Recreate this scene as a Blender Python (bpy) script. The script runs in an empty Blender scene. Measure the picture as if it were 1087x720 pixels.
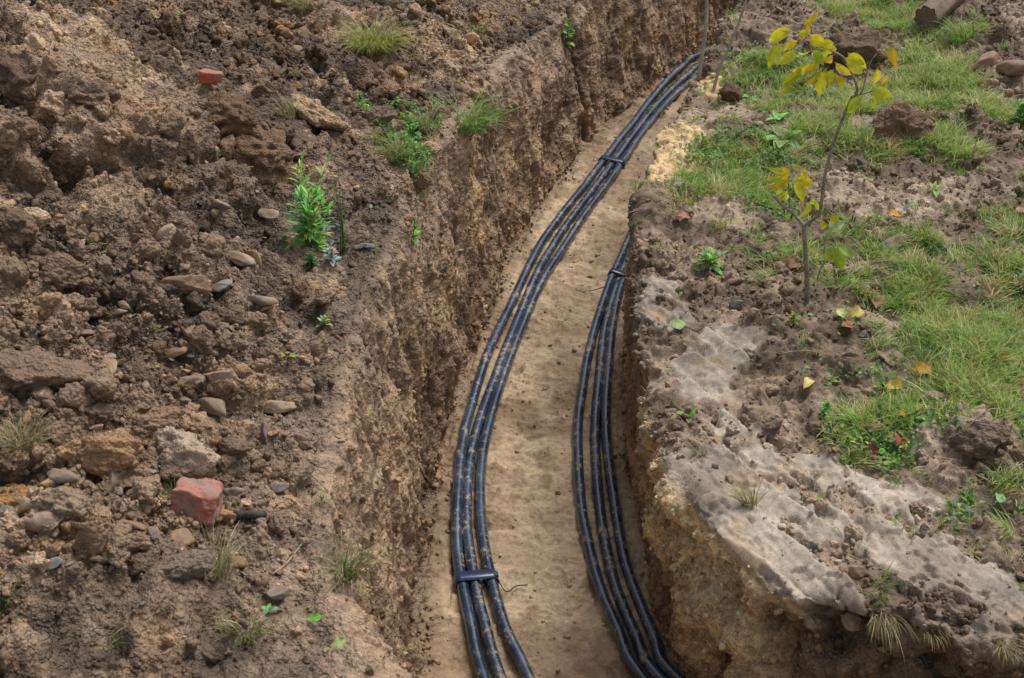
QUAL = 1.0
import bpy, math, random, time
import numpy as np
from mathutils import Vector, Matrix, Euler

T0 = time.time()
SC = bpy.context.scene
COL = SC.collection
F32 = np.float32
rng = np.random.default_rng(7)
random.seed(7)

# ------------------------------------------------------------------ camera
CAM_H = 2.34
PITCH = math.radians(30.0)          # looking down
PW, PH = 1087.0, 720.0
FPX = PW / 2 / math.tan(math.radians(20.0))
cp, sp = math.cos(PITCH), math.sin(PITCH)
cam_d = bpy.data.cameras.new('camera')
cam = bpy.data.objects.new('camera', cam_d)
COL.objects.link(cam)
SC.camera = cam
cam.location = (0, 0, CAM_H)
cam.rotation_euler = (math.radians(60.0), 0, 0)
cam_d.sensor_width = 36
cam_d.lens = 18 / math.tan(math.radians(20.0))
cam_d.clip_start = 0.05
cam_d.clip_end = 400
cam_d.dof.use_dof = True
cam_d.dof.focus_distance = 3.9
cam_d.dof.aperture_fstop = 13.0


def at(px, py, z=0.0):
    """world point at height z seen at photo pixel (px,py)"""
    u = (px - PW / 2) / FPX
    t = (py - PH / 2) / FPX
    k = (CAM_H - z) / (sp + t * cp)
    return (u * k, k * (cp - t * sp), z)


def atY(px, py, Y):
    u = (px - PW / 2) / FPX
    t = (py - PH / 2) / FPX
    k = Y / (cp - t * sp)
    return Vector((u * k, Y, CAM_H - k * (sp + t * cp)))


def project(P):
    x, y, z = P[..., 0], P[..., 1], P[..., 2] - CAM_H
    d = y * cp - z * sp
    d = np.where(d < 0.05, 0.05, d)
    t = (-y * sp - z * cp) / d
    return PW / 2 + FPX * x / d, PH / 2 + FPX * t, d


def lin(c):
    c = np.asarray(c, float) / 255.0
    return np.where(c < 0.04045, c / 12.92, ((c + 0.055) / 1.055) ** 2.4)


# ------------------------------------------------------------------ noise
def _hash(ix, iy, iz, seed):
    h = ix * np.uint32(374761393) + iy * np.uint32(668265263) + iz * np.uint32(2246822519) + np.uint32((seed * 3266489917) & 0xffffffff)
    h ^= h >> np.uint32(13)
    h *= np.uint32(1274126177)
    h ^= h >> np.uint32(16)
    h *= np.uint32(2654435761)
    h ^= h >> np.uint32(15)
    return h


def vnoise(x, y, z, seed=0):
    """value noise 0..1"""
    fx, fy, fz = np.floor(x), np.floor(y), np.floor(z)
    ix, iy, iz = (a.astype(np.int32).astype(np.uint32) for a in (fx, fy, fz))
    x, y, z = x - fx, y - fy, z - fz
    x = x * x * (3 - 2 * x); y = y * y * (3 - 2 * y); z = z * z * (3 - 2 * z)
    one = np.uint32(1)
    def c(a, b, d):
        return (_hash(ix + a * one, iy + b * one, iz + d * one, seed) >> np.uint32(8)).astype(F32) * F32(1 / 16777216.0)
    c00 = c(0, 0, 0) * (1 - x) + c(1, 0, 0) * x
    c10 = c(0, 1, 0) * (1 - x) + c(1, 1, 0) * x
    c01 = c(0, 0, 1) * (1 - x) + c(1, 0, 1) * x
    c11 = c(0, 1, 1) * (1 - x) + c(1, 1, 1) * x
    return (c00 * (1 - y) + c10 * y) * (1 - z) + (c01 * (1 - y) + c11 * y) * z


def fbm(P, size, octaves=3, seed=0, gain=0.5, sx=1, sy=1, sz=1):
    """-1..1-ish"""
    x, y, z = P[0] / (size * sx), P[1] / (size * sy), P[2] / (size * sz)
    out = 0; a = 1; tot = 0
    for o in range(octaves):
        out = out + a * (vnoise(x, y, z, seed + o * 17) - 0.5) * 2
        tot += a
        a *= gain
        x, y, z = (x * 0.8 - y * 0.6) * 2.03 + 3.1, (x * 0.6 + y * 0.8) * 2.03 + 7.7, z * 2.03 + 1.3
    return (out / tot * 1.5).astype(F32)


def lumps(P, size, seed=0, rmin=0.35, rmax=0.75, fill=1.0):
    """overlapping round lumps; 0..~0.75 in units of size"""
    x, y, z = P[0] / size, P[1] / size, P[2] / size
    bx, by, bz = np.floor(x - 0.5), np.floor(y - 0.5), np.floor(z - 0.5)
    best = np.zeros(x.shape, F32)
    for a in (0, 1):
        for b in (0, 1):
            for c in (0, 1):
                cx, cy, cz = bx + a, by + b, bz + c
                h = _hash(cx.astype(np.int32).astype(np.uint32), cy.astype(np.int32).astype(np.uint32), cz.astype(np.int32).astype(np.uint32), seed)
                jx = (h & np.uint32(255)).astype(F32) / 255.0
                jy = ((h >> np.uint32(8)) & np.uint32(255)).astype(F32) / 255.0
                jz = ((h >> np.uint32(16)) & np.uint32(255)).astype(F32) / 255.0
                jr = (h >> np.uint32(24)).astype(F32) / 255.0
                r = np.where(jr < fill, rmin + (rmax - rmin) * (jr / fill) ** 2, 0.001)
                d2 = (x - cx - 0.15 - 0.7 * jx) ** 2 + (y - cy - 0.15 - 0.7 * jy) ** 2 + (z - cz - 0.15 - 0.7 * jz) ** 2
                hh = np.sqrt(np.maximum(r * r - d2, 0))
                best = np.maximum(best, hh.astype(F32))
    return best


def smooth(a, b, x):
    t = np.clip((x - a) / (b - a), 0, 1)
    return t * t * (3 - 2 * t)


def polymask(x, y, poly, soft):
    """soft inside mask (>0.5 inside) of polygon"""
    poly = np.asarray(poly, float)[:, :2]
    inside = np.zeros(x.shape, bool)
    dist = np.full(x.shape, 1e9, F32)
    n = len(poly)
    for i in range(n):
        x0, y0 = poly[i]; x1, y1 = poly[(i + 1) % n]
        cond = ((y0 > y) != (y1 > y))
        xi = (x1 - x0) * (y - y0) / ((y1 - y0) if y1 != y0 else 1e-9) + x0
        inside ^= cond & (x < xi)
        dx, dy = x1 - x0, y1 - y0
        t = np.clip(((x - x0) * dx + (y - y0) * dy) / (dx * dx + dy * dy + 1e-12), 0, 1)
        dist = np.minimum(dist, (x - x0 - t * dx) ** 2 + (y - y0 - t * dy) ** 2)
    d = np.sqrt(dist)
    d = np.where(inside, d, -d)
    return smooth(-soft, soft, d).astype(F32)


# ------------------------------------------------------------------ node helpers
def new_mat(name):
    m = bpy.data.materials.new(name)
    m.use_nodes = True
    nt = m.node_tree
    nt.nodes.clear()
    out = nt.nodes.new('ShaderNodeOutputMaterial')
    b = nt.nodes.new('ShaderNodeBsdfPrincipled')
    nt.links.new(b.outputs[0], out.inputs[0])
    return m, nt, b


def nd(nt, typ, **kw):
    n = nt.nodes.new(typ)
    for k, v in kw.items():
        if k in n.inputs.keys() if hasattr(n.inputs, 'keys') else False:
            n.inputs[k].default_value = v
        else:
            setattr(n, k, v)
    return n


def noise_node(nt, vec, scale, detail=3, rough=0.55, distortion=0.0):
    n = nt.nodes.new('ShaderNodeTexNoise')
    n.inputs['Scale'].default_value = scale
    n.inputs['Detail'].default_value = detail
    n.inputs['Roughness'].default_value = rough
    n.inputs['Distortion'].default_value = distortion
    nt.links.new(vec, n.inputs['Vector'])
    return n.outputs['Fac']


def mathn(nt, op, a, b=None, clamp=False):
    n = nt.nodes.new('ShaderNodeMath'); n.operation = op; n.use_clamp = clamp
    for i, v in enumerate((a, b)):
        if v is None: continue
        if hasattr(v, 'is_linked') or hasattr(v, 'links'):
            nt.links.new(v, n.inputs[i])
        else:
            n.inputs[i].default_value = v
    return n.outputs[0]


def maprange(nt, v, a, b, c, d):
    n = nt.nodes.new('ShaderNodeMapRange')
    nt.links.new(v, n.inputs[0])
    for i, q in enumerate((a, b, c, d)): n.inputs[i + 1].default_value = q
    return n.outputs[0]


def mixcol(nt, fac, a, b, blend='MIX'):
    n = nt.nodes.new('ShaderNodeMix'); n.data_type = 'RGBA'; n.blend_type = blend
    for s, v in ((n.inputs[0], fac), (n.inputs[6], a), (n.inputs[7], b)):
        if hasattr(v, 'links'):
            nt.links.new(v, s)
        elif isinstance(v, (int, float)):
            s.default_value = v
        else:
            s.default_value = (*[float(q) for q in v[:3]], 1)
    return n.outputs[2]


def bump(nt, h, strength, dist, normal=None):
    n = nt.nodes.new('ShaderNodeBump')
    n.inputs['Strength'].default_value = strength
    n.inputs['Distance'].default_value = dist
    nt.links.new(h, n.inputs['Height'])
    if normal is not None: nt.links.new(normal, n.inputs['Normal'])
    return n.outputs[0]


def soil_material(name, source, rough=0.85, contrast=1.0, bumpd=0.008, spec=0.3, crumb=1.0):
    """source: 'attr' (vertex colour Col) or 'object' (object colour)"""
    m, nt, b = new_mat(name)
    if source == 'attr':
        a = nt.nodes.new('ShaderNodeAttribute'); a.attribute_name = 'Col'
        col = a.outputs['Color']
        g = nt.nodes.new('ShaderNodeNewGeometry'); vec = g.outputs['Position']
    else:
        a = nt.nodes.new('ShaderNodeObjectInfo')
        col = a.outputs['Color']
        g = nt.nodes.new('ShaderNodeNewGeometry'); vec = g.outputs['Position']
    n1 = noise_node(nt, vec, 55, 4, 0.65)
    n2 = noise_node(nt, vec, 240, 3, 0.7)
    n3 = noise_node(nt, vec, 14, 3, 0.6)
    f = mathn(nt, 'ADD', maprange(nt, n1, 0.3, 0.7, 1 - 0.42 * contrast, 1 + 0.42 * contrast), maprange(nt, n2, 0.25, 0.75, -0.30 * contrast, 0.30 * contrast))
    f = mathn(nt, 'MULTIPLY', f, maprange(nt, n3, 0.3, 0.7, 1 - 0.16 * contrast, 1 + 0.16 * contrast))
    vm = nt.nodes.new('ShaderNodeVectorMath'); vm.operation = 'SCALE'
    nt.links.new(col, vm.inputs[0]); nt.links.new(f, vm.inputs['Scale'])
    # small pale grit and dark specks
    vo = nt.nodes.new('ShaderNodeTexVoronoi'); vo.inputs['Scale'].default_value = 170
    nt.links.new(vec, vo.inputs['Vector'])
    sepc = nt.nodes.new('ShaderNodeSeparateColor'); nt.links.new(vo.outputs['Color'], sepc.inputs[0])
    grit = mathn(nt, 'MULTIPLY', maprange(nt, sepc.outputs[0], 0.955, 0.965, 0, 1), maprange(nt, vo.outputs['Distance'], 0.15, 0.4, 0.75, 0))
    dark = mathn(nt, 'MULTIPLY', maprange(nt, sepc.outputs[1], 0.93, 0.95, 0, 1), maprange(nt, vo.outputs['Distance'], 0.15, 0.45, 0.6, 0))
    gv = nt.nodes.new('ShaderNodeVectorMath'); gv.operation = 'SCALE'; gv.inputs['Scale'].default_value = 1.7
    nt.links.new(col, gv.inputs[0])
    c2 = mixcol(nt, grit, vm.outputs[0], gv.outputs[0])
    c2 = mixcol(nt, dark, c2, (0.03, 0.022, 0.016))
    nt.links.new(c2, b.inputs['Base Color'])
    rr = maprange(nt, n1, 0.3, 0.7, rough - 0.20, rough + 0.12)
    nt.links.new(rr, b.inputs['Roughness'])
    b.inputs['Specular IOR Level'].default_value = spec
    # crumb structure: rounded cells of a few millimetres, broken up by noise
    wv = nt.nodes.new('ShaderNodeVectorMath'); wv.operation = 'ADD'
    nz = nt.nodes.new('ShaderNodeTexNoise'); nz.inputs['Scale'].default_value = 90; nz.inputs['Detail'].default_value = 2
    nt.links.new(vec, nz.inputs['Vector'])
    sc_ = nt.nodes.new('ShaderNodeVectorMath'); sc_.operation = 'SCALE'; sc_.inputs['Scale'].default_value = 0.008
    nt.links.new(nz.outputs['Color'], sc_.inputs[0]); nt.links.new(vec, wv.inputs[0]); nt.links.new(sc_.outputs[0], wv.inputs[1])
    v1_ = nt.nodes.new('ShaderNodeTexVoronoi'); v1_.inputs['Scale'].default_value = 95; nt.links.new(wv.outputs[0], v1_.inputs['Vector'])
    v2_ = nt.nodes.new('ShaderNodeTexVoronoi'); v2_.inputs['Scale'].default_value = 210; nt.links.new(wv.outputs[0], v2_.inputs['Vector'])
    h = mathn(nt, 'ADD', n1, mathn(nt, 'MULTIPLY', n2, 0.45))
    h = mathn(nt, 'SUBTRACT', h, mathn(nt, 'MULTIPLY', v1_.outputs['Distance'], crumb))
    h = mathn(nt, 'SUBTRACT', h, mathn(nt, 'MULTIPLY', v2_.outputs['Distance'], crumb * .5))
    if source == 'attr':            # alpha < 1 marks smeared, smoother mud
        h = mathn(nt, 'MULTIPLY', h, a.outputs['Alpha'])
    nt.links.new(bump(nt, h, 1.0, bumpd), b.inputs['Normal'])
    return m


# ------------------------------------------------------------------ mesh helper
def make_mesh(name, verts, faces, col=None, smooth_shade=True, sizes=None):
    """verts (N,3); faces (M,k) int array or list of lists flattened w/ sizes"""
    me = bpy.data.meshes.new(name)
    verts = np.ascontiguousarray(verts, F32)
    me.vertices.add(len(verts)); me.vertices.foreach_set('co', verts.ravel())
    faces = np.asarray(faces, np.int32)
    k = faces.shape[1]
    me.loops.add(faces.size); me.loops.foreach_set('vertex_index', faces.ravel())
    me.polygons.add(len(faces))
    me.polygons.foreach_set('loop_start', np.arange(len(faces), dtype=np.int32) * k)
    me.polygons.foreach_set('loop_total', np.full(len(faces), k, np.int32))
    me.polygons.foreach_set('use_smooth', np.full(len(faces), smooth_shade, bool))
    if col is not None:
        ca = me.attributes.new('Col', 'FLOAT_COLOR', 'POINT')
        c4 = np.ones((len(verts), 4), F32); c4[:, :np.shape(col)[1]] = col
        ca.data.foreach_set('color', c4.ravel())
    me.update()
    return me


def link(name, me, mat=None, parent=None):
    o = bpy.data.objects.new(name, me)
    COL.objects.link(o)
    if mat is not None and me is not None and len(me.materials) == 0:
        me.materials.append(mat)
    if parent is not None: o.parent = parent
    return o


def tag(o, label=None, cat=None, group=None, kind=None):
    if label: o['label'] = label
    if cat: o['category'] = cat
    if group: o['group'] = group
    if kind: o['kind'] = kind
    return o


def empty(name, loc=(0, 0, 0)):
    o = bpy.data.objects.new(name, None)
    o.empty_display_size = 0.05
    COL.objects.link(o); o.location = loc
    return o
# ------------------------------------------------------------------ terrain control
# stations along the trench: base of left wall, base of right wall, how far each rim lies outside its base
ST = [  # FLx, FLy, FRx, FRy, TLx, TLy, TRx, TRy, dirL angle deg, dirR angle deg
    (3.5, -1.2, 3.9, -0.3, 3.4, -1.35, 4.0, -0.2, 250, -20),
    (1.6, 0.2, 2.3, 1.1, 1.5, 0.08, 2.35, 1.2, 232, -8),
    (0.55, 1.0, 1.3, 1.58, 0.40, 0.9, 1.33, 1.72, 215, -4),
    (0.05, 1.6, 0.80, 1.80, -0.14, 1.52, 0.90, 1.93, 200, 0),
    (-0.17, 2.05, 0.53, 2.05, -0.33, 2.00, 0.50, 2.08, 189, 1),
    (-0.23, 2.46, 0.405, 2.46, -0.35, 2.46, 0.355, 2.46, 182, 2),
    (-0.225, 2.85, 0.358, 2.82, -0.33, 2.85, 0.315, 2.80, 178, 3),
    (-0.20, 3.3, 0.335, 3.3, -0.29, 3.32, 0.325, 3.3, 175, 4),
    (-0.11, 4.0, 0.375, 3.9, -0.20, 4.05, 0.395, 3.9, 170, 5),
    (-0.01, 4.6, 0.50, 4.5, -0.09, 4.66, 0.535, 4.45, 165, 6),
    (0.18, 5.33, 0.68, 5.05, 0.10, 5.42, 0.69, 4.98, 158, 7),
    (0.51, 6.12, 0.97, 5.72, 0.42, 6.22, 0.90, 5.66, 150, 9),
    (0.96, 6.9, 1.42, 6.45, 0.86, 7.0, 1.22, 6.45, 142, 12),
    (1.6, 7.75, 2.2, 7.2, 1.5, 7.86, 2.27, 7.12, 135, 15),
    (2.7, 9.0, 3.3, 8.45, 2.6, 9.1, 3.37, 8.36, 125, 20),
    (6.0, 12.5, 6.6, 11.9, 5.9, 12.6, 6.67, 11.8, 115, 25),
]
ST = np.array(ST, float)


def catmull(ctrl, t):
    n = len(ctrl)
    i = np.clip(np.floor(t).astype(int), 0, n - 2)
    f = (t - i)[:, None]
    p0 = ctrl[np.clip(i - 1, 0, n - 1)]; p1 = ctrl[i]; p2 = ctrl[i + 1]; p3 = ctrl[np.clip(i + 2, 0, n - 1)]
    return 0.5 * ((2 * p1) + (-p0 + p2) * f + (2 * p0 - 5 * p1 + 4 * p2 - p3) * f ** 2 + (-p0 + 3 * p1 - 3 * p2 + p3) * f ** 3)


# height control (photo px, px, height) for the two banks
HL = [(0, 720, .95), (0, 600, 1.0), (0, 500, 1.03), (0, 350, 1.1), (0, 250, 1.18), (0, 120, 1.22), (0, 0, 1.38), (100, 60, 1.25), (100, 300, 1.05), (100, 450, .98), (100, 600, .93),
      (200, 720, .82), (200, 600, .85), (300, 720, .74), (200, 500, .88), (200, 370, .95), (200, 250, 1.0), (200, 120, 1.08), (200, 0, 1.2), (300, 60, 1.0), (300, 150, .93), (350, 100, .85),
      (400, 0, .92), (400, 60, .84), (500, 0, .74), (590, 0, .62), (370, 500, .68), (330, 600, .70), (300, 400, .80), (320, 270, .84), (390, 300, .71), (445, 220, .69), (430, 160, .74),
      (520, 120, .62), (500, 60, .68), (590, 50, .54)]
HLw = np.array([at(*h) for h in HL])
HLw = np.vstack([HLw, [[-.1, 1.0, .7], [.3, .6, .7], [1.5, -.3, .75], [-1.2, .5, .9], [-2.2, 2.0, 1.1], [-2.4, 4.5, 1.2], [0.4, 6.6, .85], [1.0, 7.4, .9], [2.5, 9.3, .8], [-.6, 7.5, 1.2], [-3, 9, 1.0], [-5, 0, .6], [-6, 5, .6]]])
HR = [(705, 485, .56), (690, 400, .56), (680, 310, .585), (685, 200, .60), (740, 85, .60), (800, 0, .62), (820, 620, .59), (900, 640, .60), (1000, 665, .62), (1087, 678, .62),
      (800, 480, .615), (900, 560, .62), (1000, 560, .64), (1087, 500, .66), (800, 350, .60), (860, 330, .63), (950, 300, .63), (1087, 300, .65), (800, 200, .62), (950, 150, .64), (1087, 150, .66),
      (900, 40, .64), (1000, 40, .66), (1087, 0, .72), (760, 530, .60)]
HRw = np.array([at(*h) for h in HR])


def kern(x, y, C, sig):
    num = np.zeros(x.shape, F32); den = np.zeros(x.shape, F32) + 1e-9
    for cx, cy, cz in C:
        d2 = (x - cx) ** 2 + (y - cy) ** 2
        w = np.exp(-d2 / (2 * sig * sig)) + 0.0015 / (0.3 + d2)
        num += w * cz; den += w
    return num / den


def h_left(x, y): return kern(x, y, HLw, 0.24)
def h_right(x, y): return kern(x, y, HRw, 0.22)


# rows: dense where the photo looks
tt = np.linspace(0, len(ST) - 1, 4000)
cl = catmull(ST[:, :2], tt) * 0.5 + catmull(ST[:, 2:4], tt) * 0.5
seg = np.linalg.norm(np.diff(cl, axis=0), axis=1)
tm = (tt[1:] + tt[:-1]) / 2
dens = np.where((tm > 2.3) & (tm < 12.6), 1.0, 0.10)
near = np.interp(tm, [2.3, 3.5, 6, 9, 12.6], [1.0, 1.25, 1.1, 0.8, 0.55])
dens = dens * near
cum = np.concatenate([[0], np.cumsum(seg * dens)])
NR = int(1350 * QUAL)
T = np.interp(np.linspace(0, cum[-1], NR), cum, tt)
R_ = catmull(ST, T)
FLp, FRp, TLp, TRp = R_[:, 0:2], R_[:, 2:4], R_[:, 4:6], R_[:, 6:8]
aL, aR = np.radians(R_[:, 8]), np.radians(R_[:, 9])


def outs(n, reach, dense):
    """distances: even to `dense`, then growing to reach"""
    nd_ = int(n * 0.86)
    a = np.linspace(0, dense, nd_)
    k = np.arange(1, n - nd_ + 1) / (n - nd_)
    b = dense + (reach - dense) * k ** 3.2 + k * 0.4
    return np.concatenate([a, b])


nLG, nLW, nF, nRW, nRG = [int(q * QUAL) for q in (480, 210, 150, 170, 500)]
dL = outs(nLG, 45, 1.45)[::-1]
dR = outs(nRG, 45, 2.1)
cols_x, cols_y, cols_z = [], [], []
X = np.zeros((NR, nLG + nLW + nF + nRW + nRG), F32); Y = X.copy(); Z = X.copy()
U = np.zeros(X.shape[1], F32)      # zone coordinate: 0..1 left ground,1..2 left wall,2..3 floor,3..4 right wall,4..5 right ground
c = 0
X[:, c:c + nLG] = TLp[:, :1] + np.cos(aL)[:, None] * dL[None]
Y[:, c:c + nLG] = TLp[:, 1:2] + np.sin(aL)[:, None] * dL[None]
Z[:, c:c + nLG] = h_left(X[:, c:c + nLG], Y[:, c:c + nLG])
U[c:c + nLG] = np.linspace(0, 1, nLG)
zl = Z[:, c + nLG - 1].copy()
c += nLG
w = ((np.arange(nLW) + 1) / (nLW + 1))[None]
s = w ** 0.75
X[:, c:c + nLW] = TLp[:, :1] * (1 - s) + FLp[:, :1] * s
Y[:, c:c + nLW] = TLp[:, 1:2] * (1 - s) + FLp[:, 1:2] * s
Z[:, c:c + nLW] = zl[:, None] * (1 - w)
U[c:c + nLW] = 1 + w[0]
c += nLW
w = (np.arange(nF) / (nF - 1))[None]
X[:, c:c + nF] = FLp[:, :1] * (1 - w) + FRp[:, :1] * w
Y[:, c:c + nF] = FLp[:, 1:2] * (1 - w) + FRp[:, 1:2] * w
Z[:, c:c + nF] = 0.05 * np.clip(1 - w / 0.12, 0, 1) ** 2 + 0.03 * np.clip((w - 0.93) / 0.07, 0, 1) ** 2
U[c:c + nF] = 2 + w[0]
c += nF
zr = h_right(TRp[:, :1].astype(F32), TRp[:, 1:2].astype(F32))
w = ((np.arange(nRW) + 1) / (nRW + 1))[None]
s = w
X[:, c:c + nRW] = FRp[:, :1] * (1 - s) + TRp[:, :1] * s
Y[:, c:c + nRW] = FRp[:, 1:2] * (1 - s) + TRp[:, 1:2] * s
Z[:, c:c + nRW] = 0.03 + (zr - 0.03) * w
U[c:c + nRW] = 3 + w[0]
c += nRW
X[:, c:c + nRG] = TRp[:, :1] + np.cos(aR)[:, None] * dR[None]
Y[:, c:c + nRG] = TRp[:, 1:2] + np.sin(aR)[:, None] * dR[None]
Z[:, c:c + nRG] = h_right(X[:, c:c + nRG], Y[:, c:c + nRG])
U[c:c + nRG] = 4 + np.linspace(0, 1, nRG)
NC = X.shape[1]


def blur_cols(A, r, c0, c1):
    ks = np.exp(-0.5 * (np.arange(-3 * r, 3 * r + 1) / r) ** 2); ks /= ks.sum()
    B = A.copy()
    lo, hi = max(c0 - 3 * r, 0), min(c1 + 3 * r, A.shape[1])
    acc = np.zeros((A.shape[0], c1 - c0), F32)
    for j, kv in enumerate(ks):
        idx = np.clip(np.arange(c0, c1) + j - 3 * r, 0, A.shape[1] - 1)
        acc += kv * A[:, idx]
    B[:, c0:c1] = acc
    return B


cTL, cFL, cFR, cTR = nLG, nLG + nLW, nLG + nLW + nF, nLG + nLW + nF + nRW
for (cc, r) in ((cTL, int(6 * QUAL)), (cFL, int(6 * QUAL)), (cFR, int(4 * QUAL)), (cTR, int(8 * QUAL))):
    X, Y, Z = (blur_cols(A, max(r, 1), cc - 3 * r, cc + 3 * r) for A in (X, Y, Z))


def grid_normals(X, Y, Z):
    P = np.stack([X, Y, Z], -1)
    du = np.empty_like(P); dv = np.empty_like(P)
    du[:, 1:-1] = P[:, 2:] - P[:, :-2]; du[:, 0] = P[:, 1] - P[:, 0]; du[:, -1] = P[:, -1] - P[:, -2]
    dv[1:-1] = P[2:] - P[:-2]; dv[0] = P[1] - P[0]; dv[-1] = P[-1] - P[-2]
    n = np.cross(du, dv)
    n /= np.linalg.norm(n, axis=-1, keepdims=True) + 1e-12
    return n.astype(F32)


N = grid_normals(X, Y, Z)
P = (X, Y, Z)
Ug = np.broadcast_to(U[None], X.shape)
mLG = 1 - smooth(0.97, 1.06, Ug)          # left spoil ground
mLW = smooth(0.97, 1.06, Ug) * (1 - smooth(1.93, 2.03, Ug))
mF = smooth(1.93, 2.03, Ug) * (1 - smooth(2.97, 3.05, Ug))
mRW = smooth(2.97, 3.05, Ug) * (1 - smooth(3.93, 4.0, Ug))
mRG = smooth(3.93, 4.0, Ug)

# region masks on the banks, from outlines on the photo's ground
warpx = X + 0.035 * fbm(P, 0.11, 2, 91) + 0.012 * fbm(P, 0.03, 2, 191)
warpy = Y + 0.045 * fbm(P, 0.11, 2, 92) + 0.014 * fbm(P, 0.03, 2, 192)
sl = slice(cFR, NC)


def pm(pix, z=0.6, soft=0.02, sel=sl):
    m = np.zeros(X.shape, F32)
    m[:, sel] = polymask(warpx[:, sel], warpy[:, sel], [at(a, b, z) for a, b in pix], soft)
    return m


SLAB_A = [(715, 482), (750, 478), (800, 482), (862, 486), (925, 515), (975, 550), (1040, 585), (1100, 640), (1100, 700), (1000, 690), (930, 672), (870, 665), (800, 640), (750, 570), (705, 510)]
SLAB_B = [(705, 378), (745, 352), (800, 358), (808, 385), (785, 412), (800, 440), (830, 470), (760, 478), (740, 430)]
SLAB_C = [(676, 285), (715, 300), (735, 345), (700, 352), (670, 335)]
slab = np.maximum(np.maximum(pm(SLAB_A, 0.6, 0.012), pm(SLAB_B, 0.6, 0.012)), pm(SLAB_C, 0.6, 0.012))
slab = slab * (smooth(3.86, 3.94, Ug))
crack = fbm((X * .8 - Y * .6, (X * .6 + Y * .8) , Z), 0.055, 4, 401, gain=.7, sx=1.0, sy=2.2)
_d = np.array(at(1045, 660, .6))[:2] - np.array(at(900, 540, .6))[:2]; _d /= np.linalg.norm(_d)
_al, _pe = X * _d[0] + Y * _d[1], -X * _d[1] + Y * _d[0]
crack = fbm((_al, _pe, Z), .06, 4, 401, gain=.65, sx=1.9, sy=.8) + .5 * fbm(P, .22, 2, 402)
_q = np.quantile(crack[slab > .5][::11], [.74, .84])
hole = smooth(_q[0], _q[1], crack)
slab_full = slab
slab = slab * (1 - .95 * hole)
bare = np.maximum.reduce([pm([(875, 192), (1030, 195), (1040, 222), (930, 238), (868, 216)], .64, .05), pm([(735, 205), (805, 213), (800, 242), (730, 238)], .62, .04),
                          pm([(985, 480), (930, 470), (1000, 510)], .62, .03), pm([(830, 110), (750, 110), (690, 130), (700, 200), (760, 140)], .6, .05)])
sandp = np.maximum(pm([(686, 150), (740, 147), (768, 170), (740, 192), (690, 205)], .6, .03), pm([(742, 80), (775, 85), (778, 108), (742, 102)], .6, .03))
G1 = [(905, 300), (1000, 272), (1100, 262), (1100, 560), (1040, 548), (985, 530), (1000, 470), (960, 400), (925, 345)]
G2 = [(765, 100), (800, 60), (860, 70), (960, 40), (1100, 50), (1100, 196), (1035, 192), (900, 178), (862, 190), (845, 262), (770, 250), (712, 205), (770, 170)]
G3 = [(820, 235), (940, 240), (1100, 225), (1100, 275), (960, 285), (900, 300), (810, 290)]
G4 = [(860, 0), (1000, -10), (990, 60), (880, 60)]
G5 = [(880, 440), (1000, 440), (1100, 470), (1100, 560), (1030, 540), (960, 510), (900, 490)]
grassm = np.maximum.reduce([pm(G1, .64, .14), pm(G2, .63, .13), pm(G3, .63, .13) * .8, pm(G4, .65, .08) * .7, pm(G5, .63, .06) * .8])
far = smooth(6.1, 6.6, Y) * mRG
grassm = np.maximum(grassm, far)
patch = smooth(-0.5, 0.1, fbm(P, 0.24, 3, 77))
patch = np.maximum(patch, 0.16)
bigclod = np.maximum.reduce([pm([(880, 50), (905, 18), (935, 35), (932, 70), (890, 68)], .68, .03), pm([(1055, 20), (1100, -20), (1100, 110), (1060, 100), (1040, 60)], .7, .06),
                             pm([(1010, 440), (1050, 430), (1075, 460), (1070, 490), (1010, 485)], .66, .03), pm([(1030, 130), (1100, 150), (1100, 190), (1040, 180)], .66, .05)])
grassm = grassm * patch * (1 - bare * .85) * (1 - slab) * (1 - bigclod) * mRG

# ------------------------------------------------------------------ displacement
PW_ = (warpx + .006 * fbm(P, .016, 2, 194), warpy + .006 * fbm(P, .016, 2, 195), Z + 0.012 * fbm(P, 0.03, 2, 93))
compact = np.zeros(X.shape, F32)
s2 = slice(0, cFL)
edge = np.exp(-np.maximum(0, (X[:, nLG - 1:nLG] - X)[:, s2]) / 0.15)
compact[:, s2] = np.clip(edge, 0, 1) * (.25 + .6 * (1 - smooth(2.6, 3.5, Y[:, s2])))
big = lumps(PW_, 0.30, 5, 0.4, 0.8, 0.6)
mid = lumps(PW_, 0.115, 6, 0.35, 0.75, 0.7)
sm1 = lumps(PW_, 0.048, 7, 0.35, 0.75, 0.8)
sm2 = lumps(PW_, 0.022, 8, 0.3, 0.7, 0.9)
f1 = fbm(P, 0.42, 3, 11)
f2 = fbm(P, 0.10, 3, 12)
f3 = fbm(P, 0.030, 3, 13)
variety = .35 + .65 * smooth(-0.5, 0.5, fbm(P, 0.5, 2, 14))       # where the heap is coarse
heapk = (1 - 0.75 * compact)
d_heap = 0.050 * f1 + heapk * (0.30 * 0.34 * big * variety + 0.115 * (0.35 + 0.30 * variety) * mid + 0.048 * 0.60 * sm1 + 0.022 * .6 * sm2 + 0.016 * f2 + .014 * (1 - np.abs(fbm(P, .055, 3, 96)) * 1.6) * (.4 + variety)) + 0.008 * f3 - 0.035 * variety
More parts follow.
